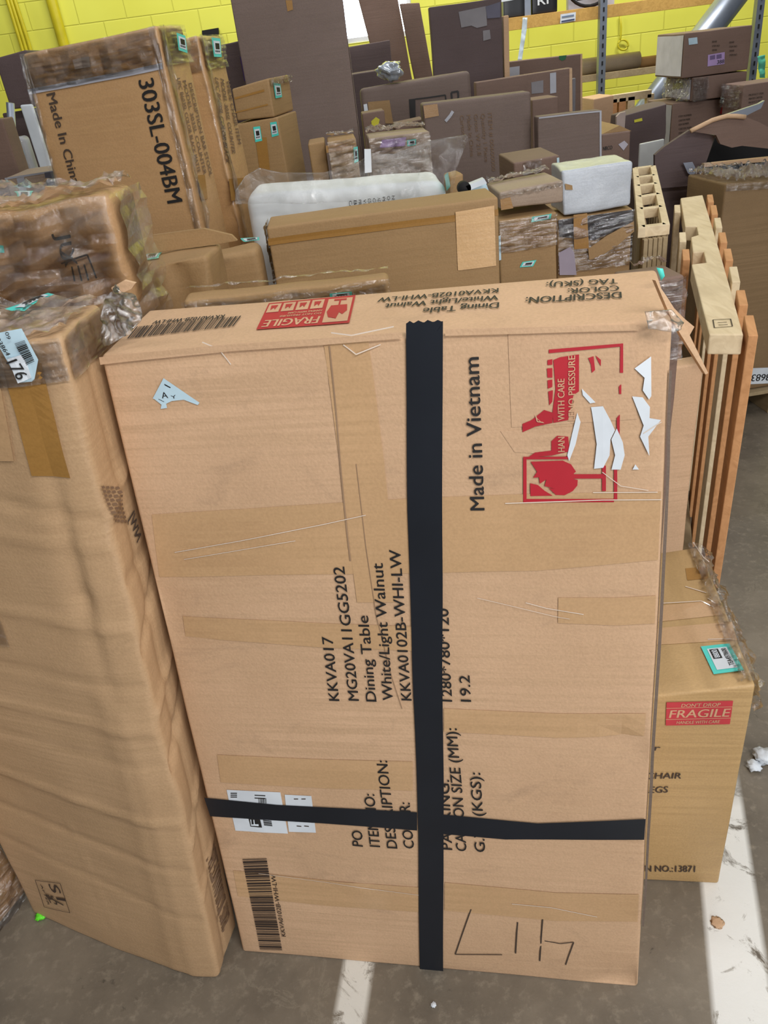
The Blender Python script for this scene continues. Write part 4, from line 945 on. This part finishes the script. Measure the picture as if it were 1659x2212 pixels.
# ---- little cartons left of the pale bag
carton('crumpled_carton', 'tiny crumpled kraft carton at the right end of the bagged cushion', (968, 382), (998, 374), 2.35, 0, .1, KRAFT_M, parts=False, seed=62, noise=.01)
B2 = carton('stacked_carton', 'kraft carton with two teal labels, right of the long plain carton', (1078, 476), (1204, 456), 2.1, 0, .2, KRAFT_M, seed=63, noise=.004)
teal_label(B2, 'front', [(1130, 564), (1160, 560), (1152, 574), (1124, 576)]); teal_label(B2, 'front', [(1150, 466), (1192, 459), (1190, 470), (1148, 478)])
B2.film('stretch_film', ['front', 'top'], FILM_H, .003, .010, 24, v=(.93, 1)); d = B2.decal('front', .003); d.quad([(1077, 508), (1082, 507), (1084, 560), (1079, 562)]); d.build('side_label', BLUEP)
B1 = carton('stacked_carton', 'grey-brown carton with a film-wrapped top, on the two-teal-label carton', (1078, 418), (1215, 390), 2.12, 0, .18, KRAFT_G, base=max(B2.K[2][2], B2.K[3][2])+.016, seed=64, noise=.005)
B1.film('stretch_film', ['top', 'front'], FILM_H, .003, .012, 24, v=(.75, 1)); d = B1.decal('front', .002); d.quad([(1080, 432), (1102, 428), (1108, 452), (1082, 456)]); d.build('packing_tape', TAPEO)
B3 = carton('small_carton', 'film-flecked brown carton before the pale-edged carton', (1110, 350), (1210, 334), 2.7, 0, .25, KRAFT_X, seed=65, noise=.005)
B3.film('stretch_film', ['front'], FILM_H, .003, .01, 24, u=(.2, .6), v=(.9, 1)); d = B3.decal('front', .003); d.quad([(1203, 340), (1208, 339), (1209, 366), (1204, 368)]); d.build('side_label', BLUEP)
SPK = empty('plastic_caster', ony(1030, 400, 2.2)*np.array([1, 1, 0])+np.array([0, 0, H.K[6][2]])); tag(SPK, 'white plastic bracket with black wheel lying behind the long plain carton', 'caster')
V, F_ = plate_geo([(1006, 402), (1046, 386), (1052, 396), (1012, 412)], 2.15, 0, .03); mesh_obj('bracket', V, F_, WHITE, SPK, smooth=False)
c = ony(1004, 408, 2.15); V, F_ = tube_geo([c, c+np.array([0, .03, 0])], .017, 16); mesh_obj('wheel', V, F_, BLACK, SPK)
V, F_ = plate_geo([(1012, 412), (1050, 396), (1056, 412), (1000, 424)], 2.2, 0, .03); mesh_obj('base_plate', V, F_, BLUEP, SPK, smooth=False)

T28 = carton('torn_open_carton', 'torn open kraft carton with dark contents under the pale poly bag', (1206, 474), (1368, 452), 2.3, 0, .25, KRAFT_M, seed=66, noise=.006)
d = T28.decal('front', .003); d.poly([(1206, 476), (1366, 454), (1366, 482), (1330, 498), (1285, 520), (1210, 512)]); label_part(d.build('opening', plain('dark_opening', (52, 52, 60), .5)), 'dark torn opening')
T28.film('stretch_film', ['front'], FILM_H, .006, .008, 22, v=(.86, 1)); d = T28.decal('front', .012); d.quad([(1238, 464), (1268, 460), (1272, 536), (1240, 538)], 1, 3); d.build('hanging_tape', TAPEO)
d = T28.decal('front', .014); d.poly([(1270, 536), (1310, 508), (1366, 478), (1367, 500), (1330, 532), (1290, 556), (1272, 560)]); d.build('torn_flap', KRAFT_M)
d = T28.decal('front', .012); d.poly([(1207, 545), (1232, 532), (1240, 545), (1244, 592), (1208, 592)]); d.build('film_scrap', plain('lilac_film', (168, 158, 174), .35, coat=1))
PB = carton('poly_bag', 'pale blue-grey poly bag parcel with a torn notch, on the torn open carton', (1216, 366), (1366, 346), 2.3, 0, .14, GREYBAG, base=max(T28.K[2][2], T28.K[3][2])+.008, seed=67, noise=.006, freq=10, r=.008, res=.02, cat='bag')
d = PB.decal('front', .005); d.poly([(1220, 394), (1236, 398), (1237, 408), (1222, 408)]); label_part(d.build('torn_hole', KRAFT_M), 'brown torn hole')

# ================================================================== RIGHT SIDE
FB = carton('film_wrapped_carton', 'film-topped carton peeping past the torn flap of the dining table carton', (1360, 610), (1478, 592), 1.45, 0, .10, KRAFT_X, seed=71, noise=.006)
FB.film('stretch_film', ['front', 'top'], FILM_H, .003, .02, 22, v=(.86, 1))
carton('tan_panel_carton', 'tan flat carton standing behind the chair carton, left of the upright pallet', (1420, 800), (1520, 784), 1.58, 0, .05, KRAFT, parts=False, seed=72)

def pallet():
    zt = ony(1570, 722, 1.52)[2]; root = empty('wooden_pallet', np.array([.95, 1.9, 0])); tag(root, 'weathered wooden pallet standing on its side, notched edge up, right of dining table carton', 'pallet')
    px = [(1532, 722), (1494, 571), (1526, 567), (1520, 543), (1497, 545), (1493, 512), (1509, 507), (1505, 489), (1480, 489), (1470, 428), (1518, 421), (1560, 560), (1606, 722)]
    P = [onz(x, y, zt) for x, y in px]; n = len(P); Q = [p-np.array([0, 0, .045]) for p in P]
    o = mesh_obj('stringer', P+Q, [list(range(n)), list(range(2*n-1, n-1, -1))]+[[i, (i+1) % n, n+(i+1) % n, n+i] for i in range(n)], PINE, root, smooth=False); fix_normals(o)
    bv = o.modifiers.new('bevel', 'BEVEL'); bv.width = .003; bv.segments = 2
    fr, bkp = onz(1612, 722, zt), onz(1524, 424, zt); fl, bl_ = onz(1526, 722, zt), onz(1466, 430, zt)
    q = ony(1544, 1190, 1.56); top = fr+np.array([0, 0, .0]); dv = (q-top); dv = dv/(-dv[2])*(zt-.0); dv[1] = max(dv[1], .03)
    L = np.linalg.norm((bkp-fr)); ax = (bkp-fr)/L
    for i in range(8):
        p = fr+ax*(L*(i/7.6)+.03)+np.array([.012, 0, .008]); r_ = random.Random(i)
        e = p+dv; e[2] = 0.004
        bar_obj('deck_board', p, e, .019, .085+.02*r_.random(), PINE_O if i % 3 != 2 else PINE, root, up=ax)
    for i in range(1, 7):
        p = fl+(bl_-fl)*(i/7.0+.02)+np.array([-.012, 0, .004]); e = p+dv; e[2] = .004
        if i in (3, 4, 6): bar_obj('deck_board', p, e, .019, .085, PINE_O if i % 2 else PINE, root, up=ax)
    for k in (.93,):
        a = (fr+fl)/2+dv*k; b = (bkp+bl_)/2+dv*k; bar_obj('stringer', a, b, .07, .04, PINE_G, root)
    # ink stamp on the stringer
    S_ = lambda x, y: onz(x, y, zt)+np.array([0, 0, .0015]); g = []
    for a, b in (((1540, 692), (1578, 690)), ((1578, 690), (1582, 706)), ((1582, 706), (1543, 709)), ((1543, 709), (1540, 692)), ((1550, 698), (1570, 697)), ((1552, 703), (1572, 702))):
        A, B = S_(*a), S_(*b); dd = (B-A)/np.linalg.norm(B-A); nn = np.array([-dd[1], dd[0], 0])*.0012; g.append(([A+nn, B+nn, B-nn, A-nn], [[0, 1, 2, 3]]))
    V, F = join_geo(g); mesh_obj('ink_stamp', V, F, INK2, root, smooth=False)
pallet()
def crate():
    zt = ony(1412, 500, 2.3)[2]; root = empty('slatted_crate', ony(1412, 500, 2.4)*np.array([1, 1, 0])); tag(root, 'narrow slatted wooden crate with open cells along its top, beside the pale poly bag', 'crate')
    lf, lb = onz(1386, 503, zt), onz(1372, 371, zt); rf, rb = onz(1438, 496, zt), onz(1410, 366, zt)
    bar_obj('rail', lf, lb, .022, .03, PINE, root); bar_obj('rail', rf, rb, .022, .03, PINE, root)
    for y, yr in ((371, 366), (391, 386), (410, 404), (434, 427), (461, 455), (500, 494)):
        t = (503-y)/(503-371); a, b = onz(1386-14*t, y, zt), onz(1438-28*t, yr, zt); bar_obj('cross_piece', a, b, .03, .03, PINE, root)
    ex2 = (rf-lf)
    for k in range(5):
        p = lf+ex2*(k+.5)/5+np.array([0, -.012, -.016]); e = p.copy(); e[2] = zt-.30-.03*(k % 2) if k < 3 else .0
        bar_obj('slat', p, e, .9*np.linalg.norm(ex2)/5, .018, PINE_G, root, up=(0, 1, 0))
    for k in range(6):
        p = lf+(lb-lf)*(k+.4)/6+np.array([.012, 0, -.016]); e = p.copy(); e[2] = 0.0; bar_obj('slat', p, e, .018, .14, PINE_G, root, up=(lb-lf)/np.linalg.norm(lb-lf))
        p = rf+(rb-rf)*(k+.4)/6+np.array([-.0, 0, -.016]); e = p.copy(); e[2] = 0.0; bar_obj('slat', p, e, .018, .12, PINE_G, root, up=(lb-lf)/np.linalg.norm(lb-lf))
crate()
RB = carton('tall_brown_carton', 'tall brown carton with film-wrapped top at the right edge, behind the upright pallet', (1567, 398), (1760, 384), 3.05, 4, .30, cardboard('kraft_board_brown', (140, 114, 80), grime=.2), base=(1640, 838), seed=73, noise=.003, r=.01)
RB.film('stretch_film', ['top'], FILM_H, .004, .03, 16); RB.film('stretch_film', ['front'], FILM_H, .003, .006, 20, v=(.97, 1))
d = RB.decal('front', .003); d.quad([(1614, 796), (1690, 792), (1690, 826), (1614, 830)], 2, 1, 0)
d.text('48683', (1676, 806), (1624, 809), (1676, 820), 1, .001); label_part(d.build('number_label', [WHITE, INK]), 'white number label')
zb = RB.K[0][2]; PL = empty('low_pallet', (RB.K[0]+RB.K[5])/2*np.array([1, 1, 0])); tag(PL, 'low dark pallet under the tall brown carton at the right edge', 'pallet')
for t in (.05, .5, .95):
    a = RB.K[0]*(1-t)+RB.K[1]*t; b = RB.K[4]*(1-t)+RB.K[5]*t; a, b = a.copy(), b.copy(); a[2] = b[2] = zb/2-.011; bar_obj('runner', a, b, .05, zb-.022, PINE_G, PL)
for t in (.05, .5, .95):
    a = RB.K[0]*(1-t)+RB.K[4]*t; b = RB.K[1]*(1-t)+RB.K[5]*t; a, b = a.copy(), b.copy(); a[2] = b[2] = zb-.011; bar_obj('deck_board', a, b, .09, .016, PINE_G, PL)

def arch():
    C = carton('torn_open_carton', 'dark torn carton with arched flap and black inside, above the upright pallet', (1416, 406), (1528, 392), 3.55, 0, .5, KRAFT_K, seed=74, noise=.006)
    for nm, px, Y, th, m in (('side_panel', [(1415, 408), (1415, 335), (1434, 318), (1490, 281), (1545, 293), (1523, 358), (1527, 398)], 3.5, .02, KRAFT_K),
                             ('arched_flap', [(1494, 284), (1516, 271), (1538, 260), (1570, 251), (1609, 252), (1640, 264), (1680, 285), (1690, 330), (1659, 321), (1603, 315), (1581, 319), (1556, 311), (1547, 292)], 3.45, .02, KRAFT_X),
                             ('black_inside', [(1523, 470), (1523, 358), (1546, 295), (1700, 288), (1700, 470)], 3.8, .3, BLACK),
                             ('board_edge', [(1522, 354), (1690, 337), (1690, 346), (1522, 361)], 3.42, .03, LINER)):
        V, F = plate_geo(px, Y, 0, th); o = mesh_obj(nm, V, F, m, C.root, smooth=False); fix_normals(o)
    pts = [ony(x, y, 3.44) for x, y in ((1492, 283), (1504, 277), (1516, 271), (1538, 260), (1554, 255), (1570, 251), (1590, 251), (1610, 253))]
    V, F = tube_geo(pts, .009, 8); label_part(mesh_obj('flap_edge', V, F, LINER, C.root), 'pale raw flap edge')
    d = C.decal('front', .03); 
    V, F = plate_geo([(1476, 352), (1496, 350), (1504, 366), (1498, 382), (1486, 374)], 3.47, 0, .004); mesh_obj('tape_scrap', V, F, plain('dim_white_tape', (150, 156, 172), .5), C.root, smooth=False)
arch()
o = plate('metal_strip', [(1562, 250), (1640, 224), (1652, 217), (1644, 234), (1612, 250)], 3.75, 0, .02, plain('dull_metal', (150, 156, 168), .4, .5)); tag(o, 'bent grey metal strip above the arched torn flap', 'metal strip')
carton('white_board', 'wide white board standing behind the slatted crate', (1383, 311), (1436, 300), 4.2, 0, .02, plain('white_panel_paint', (206, 208, 206), .5), parts=False, seed=37, cat='board', noise=0)

S21 = carton('torn_dark_carton', 'dark red-brown carton with ragged pale top, left of the three-carton stack', (1345, 250), (1442, 222), 4.7, 0, .2, KRAFT_K, seed=75, noise=.01, freq=8)
d = S21.decal('front', .004); d.quad([(1368, 258), (1386, 254), (1387, 260), (1369, 264)]); d.build('yellow_label', YELLOWP)
V, F_ = plate_geo([(1332, 288), (1332, 252), (1340, 244), (1352, 241), (1349, 282)], 4.6, 0, .02); mesh_obj('torn_flap', V, F_, plain('raw_board', (196, 176, 168), .7), S21.root, smooth=False)
ST3 = carton('stacked_carton', 'bottom carton of the three-carton stack, with a red diamond mark', (1454, 224), (1584, 210), 5.1, 0, .42, KRAFT_X, seed=76)
ST2 = carton('stacked_carton', 'middle carton of the three-carton stack, film-wrapped at its left end', (1496, 168), (1614, 153), 5.05, 0, .40, KRAFT_X, base=max(ST3.K[2][2], ST3.K[3][2])+.004, seed=77)
ST1 = carton('stacked_carton', 'top carton of the three-carton stack, with white left side and purple label', (1480, 72), (1626, 54), 5.05, 0, .42, KRAFT_X, base=max(ST2.K[2][2], ST2.K[3][2])+.004, seed=78)
WS = plain('white_side', (222, 220, 236), .6)
for C, nm, m in ((ST1, 'white_side', WS), (ST2, 'white_side', WS)):
    d = C.decal('left', .003); d.quv([np.array([.01, C.H-.01]), np.array([C.D-.01, C.H-.01]), np.array([C.D-.01, .01]), np.array([.01, .01])], 3, 3); d.build(nm, m)
d = ST3.decal('left', .003); d.quv([np.array([ST3.D-.14, ST3.H-.01]), np.array([ST3.D-.01, ST3.H-.01]), np.array([ST3.D-.02, .3]), np.array([ST3.D-.10, .3])], 1, 4); d.build('film_strip', TAPEG)
ST2.film('stretch_film', ['left'], FILM_H, .005, .02, 20); ST2.film('stretch_film', ['front'], FILM_H, .004, .03, 24, u=(0, .28))
d = ST2.decal('left', .006); d.quad([(1455, 180), (1478, 178), (1478, 190), (1456, 193)]); d.build('yellow_label', plain('pale_yellow_label', (208, 206, 158), .6))
d = ST1.decal('front', .003); d.quad([(1529, 118), (1565, 112), (1564, 138), (1528, 143)], 1, 1, 0); d.text('388', (1548, 138), (1563, 136), (1548, 130), 1, .001)
for k in range(2): d.quad([(1533+k*14, 120-k*2), (1544+k*14, 118-k*2), (1544+k*14, 127-k*2), (1533+k*14, 129-k*2)], 1, 1, 2, .001)
d.build('purple_label', [PURPLE, INK, plain('dark_purple', (110, 90, 132), .5)])
d = ST1.decal('front', .003); d.quad([(1487, 83), (1506, 80), (1507, 94), (1488, 97)]); d.build('small_label', BLUEP)
d = ST1.decal('front', .003)
for k, x in enumerate((1538, 1575)):
    for j in range(4 if k else 3): d.text('ITEM NO', (x, 92+j*9+k*2), (x+10+j % 2*6, 91+j*9+k*2), (x, 88+j*9+k*2))
d.build('printed_lettering', INK2)
d = ST3.decal('front', .003); d.poly([(1562, 222), (1570, 240), (1562, 250), (1554, 244)]); d.build('red_mark', RED)
d = ST3.decal('front', .003)
for j in range(5): d.text('CARTON MARK' if j % 2 else 'ITEM NUMBER', (1466, 254+j*9), (1494-j % 3*3, 250+j*9), (1466, 250+j*9))
d.build('printed_lettering', INK2)
SR = carton('text_carton', 'dark carton with lines of print at the right edge, right of the three-carton stack', (1607, 184), (1720, 168), 4.75, 0, .24, KRAFT_X, seed=79)
d = SR.decal('front', .003)
for j in range(4): d.text('PRINTED CARTON' if j % 2 else 'PRODUCT ITEM', (1617, 208+j*8), (1648-j*2, 204+j*8), (1617, 204+j*8))
d.build('printed_lettering', INK2); SR.film('stretch_film', ['left'], FILM_H, .004, .02, 20, v=(.9, 1))

# ---- far wooden frame, tan block
TB = carton('tan_carton', 'small tan carton far back below the steel post', (1283, 214), (1326, 206), 5.6, 0, .3, KRAFT, parts=False, seed=80)
carton('brown_carton', 'low brown carton at the foot of the yellow wall, left of the tan carton', (1258, 220), (1282, 214), 5.95, 0, .2, KRAFT_X, parts=False, seed=81)
wf = empty('timber_stand', ony(1365, 215, 6.0)*np.array([1, 1, 0])); tag(wf, 'bare wooden frame standing before the yellow wall, right of the tan carton', 'frame')
a, b = ony(1322, 214, 6.0), ony(1405, 202, 6.0); bar_obj('rail', a, b, .05, .05, PINE, wf)
for t in (.02, .25, .48, .98):
    p = a+(b-a)*t; bar_obj('upright', p, p*np.array([1, 1, 0]), .05, .05, PINE if t > .3 else PINE_O, wf, up=(0, 1, 0))

# ---- rack along the wall
def rack():
    root = empty('storage_rack', np.array([2.4, 7.4, 0])); tag(root, 'steel and timber rack along the yellow wall at upper right', 'rack')
    zb_ = ony(1095, 60, 7.0)[2]
    bar_obj('shelf_beam', (1.0, 7.0, zb_+.02), (4.4, 7.0, zb_+.02), .045, .085, wood('ochre_beam', (214, 170, 92)), root)
    bar_obj('shelf_board', (1.0, 7.17, zb_+.045), (4.4, 7.17, zb_+.045), .28, .02, PINE_O, root)
    z2 = ony(1262, 160, 7.2)[2]; bar_obj('shelf_board', (1.9, 7.25, z2-.03), (3.2, 7.25, z2-.03), .26, .02, PINE_G, root)
    bar_obj('shelf_beam', (1.9, 7.1, z2-.03), (3.2, 7.1, z2-.03), .03, .05, PINE_G, root)
    for px, py, Y in ((1303, 60, 6.93), (1638, 60, 6.6)):
        p = ony(px, py, Y); g = [bar((p[0], Y, 0), (p[0], Y, 2.6), .055, .004, (0, 1, 0)), bar((p[0]-.026, Y+.026, 0), (p[0]-.026, Y+.026, 2.6), .004, .055, (0, 1, 0))]
        V, F = join_geo(g); post = mesh_obj('post', V, F, STEEL, root, smooth=False)
        g = []
        for k in range(34): g.append(bar((p[0], Y-.0035, .55+k*.06), (p[0], Y-.0035, .58+k*.06), .012, .003, (0, 1, 0)))
        V, F = join_geo(g); mesh_obj('slot_row', V, F, BLACK, post, smooth=False)
    p, q = ony(1211, 30, 6.96), ony(1245, 47, 6.96); V, F = plate_geo([(1211, 31), (1244, 26), (1243, 45), (1210, 51)], 6.965, 0, .004); t = mesh_obj('shelf_tag', V, F, WHITE, root, smooth=False)
    V, F = plate_geo([(1213, 45), (1241, 40), (1241, 43), (1213, 48)], 6.962, 0, .002); mesh_obj('tag_stripe', V, F, plain('navy_ink', (60, 70, 110), .5), t, smooth=False)
    V, F = plate_geo([(1214, 35), (1240, 31), (1240, 34), (1214, 38)], 6.962, 0, .002); mesh_obj('tag_lettering', V, F, plain('slate_ink', (120, 140, 170), .5), t, smooth=False)
    p = ony(1142, 40, 7.0); label_part(bar_obj('upright', (p[0], 7.04, zb_+.055), (p[0], 7.04, 2.5), .05, .03, STEEL, root, up=(0, 1, 0)), 'short steel upright')
    return zb_+.055, z2-.02
zsh, z2 = rack()
for (a, b, t, lab) in (((1086, 0), (1134, -8), '', 'black boxed item on the rack shelf, left of the short steel upright'), ((1148, -2), (1204, -12), 'RI', 'black boxed item with white lettering on the rack shelf')):
    C = carton('black_box', lab, (a[0], a[1]-40), (b[0], b[1]-40), 7.04, 0, .25, plain('glossy_black_box', (22, 24, 30), .3), base=zsh+.009, seed=82, cat='box')
    if t:
        d = C.decal('front', .004); d.text(t, (1161, 12), (1184, 8), (1160, -6)); d.build('printed_lettering', WHITE)
    else:
        d = C.decal('front', .004); d.quad([(1080, 0), (1115, -6), (1115, -1), (1080, 5)]); d.build('white_edge', WHITE)
TRY = empty('fan_grille', ony(1272, 10, 7.1)*np.array([1, 1, 0])+np.array([0, 0, zsh])); tag(TRY, 'round black fan grille leaning on the rack shelf, right of the shelf tag', 'fan grille')
c = ony(1275, -32, 7.13); c[2] = max(c[2], zsh+.218)
V, F_ = tube_geo([c+.2*np.array([math.cos(t), 0, math.sin(t)]) for t in np.linspace(0, 2*math.pi, 33)], .012, 8, False); mesh_obj('rim', V, F_, BLACK, TRY)
for k in range(7):
    w = .19*math.sqrt(max(0, 1-((k-3)/3.6)**2)); z = c[2]+(k-3)*.05; V, F_ = tube_geo([np.array([c[0]-w, c[1], z]), np.array([c[0]+w, c[1], z])], .006, 6); mesh_obj('grille_bar', V, F_, STEEL if k % 2 else BLACK, TRY)
carton('pale_box', 'pale marbled box behind the fan grille on the rack', (1228, -60), (1330, -75), 7.24, 0, .06, plain('marbled_white', (206, 214, 228), .6), base=zsh+.004, parts=False, seed=83, cat='box')
a, b = ony(1256, 152, 7.3), ony(1380, 131, 7.3); r_ = .062; a[2] = b[2] = z2+r_+.005; V, F_ = tube_geo([a, b], r_, 20); tag(mesh_obj('cardboard_roll', V, F_, cardboard('grey_roll', (196, 182, 160), grime=.4)), 'thick cardboard roll on the lower rack shelf', 'roll')
b2 = ony(1420, 137, 7.3); b2[2] = z2+.045; a2 = b+np.array([.01, 0, 0]); a2[2] = z2+.045; V, F_ = tube_geo([a2, b2], .04, 16); tag(mesh_obj('cardboard_roll', V, F_, cardboard('tan_roll', (200, 160, 110))), 'thinner tan cardboard roll at the right end of the thick roll', 'roll')
o = sheet('white_strap', [(1129, 38), (1139, 38), (1138, 62), (1133, 90), (1127, 132), (1118, 130), (1124, 90), (1127, 62)], 6.94, 0, plain('white_strap_web', (216, 232, 242), .5), None, .01, 20, 3); tag(o, 'white strap hanging from the rack shelf beam', 'strap')
a = ony(1625, -60, 6.42); b = ony(1400, 236, 6.42); b = a+(b-a)*min(1.6, (a[2]/(a[2]-b[2]))); V, F_ = tube_geo([a, b], .095, 24); tag(mesh_obj('metal_duct', V, F_, STEEL), 'galvanised duct pipe slanting down behind the three-carton stack', 'duct')
sheet_ = sheet('teal_cloth', [(1634, 122), (1652, 118), (1652, 168), (1640, 168)], 6.4, 0, plain('sea_green_cloth', (90, 190, 160), .7), None, .02, 14, 4); tag(sheet_, 'sea-green cloth hanging by the right rack post', 'cloth')
# ---- cable and conduits on the wall
P_ = lambda x, y, Y=7.97: ony(x, y, Y)
pts = [P_(1340, 30), P_(1342, 60), P_(1341, 80)]+[P_(1346+11*math.cos(t), 97+11*math.sin(t)) for t in np.linspace(-2.2, 4.2, 24)]
V, F_ = tube_geo(pts, .008, 8); tag(mesh_obj('wall_cable', V, F_, plain('yellow_cable', (206, 196, 40), .5)), 'yellow cable with a loop hanging on the wall below the rack', 'cable')
pts = None
for k, (x0, x1, r_, lab) in enumerate(((22, 50, .016, 'leftmost thin yellow conduit on the wall at upper left'), (34, 58, .016, 'middle thin yellow conduit on the wall at upper left'), (44, 67, .016, 'rightmost thin yellow conduit of the three at upper left'), (112, 142, .045, 'thick dark yellow pipe on the wall, upper left'))):
    a, b = P_(x0, 0, 7.95), P_(x1, 108, 7.95); b = a+(b-a)*1; a = a-(b-a)*3
    V, F_ = tube_geo([np.array([b[0], 7.94, 0.0]), np.array([b[0], 7.94, 2.0]), np.array([b[0]-(.0 if k == 3 else .02*k), 7.94, 3.6])], r_, 10)
    tag(mesh_obj('wall_conduit', V, F_, plain('yellow_pipe', (204, 190, 30), .45)), lab, 'conduit')
o = plate('wall_vent', [(436, 66), (471, 60), (472, 74), (437, 80)], 7.93, 0, .06, BLACK); tag(o, 'small black vent slot on the yellow wall above the second tall carton', 'vent')
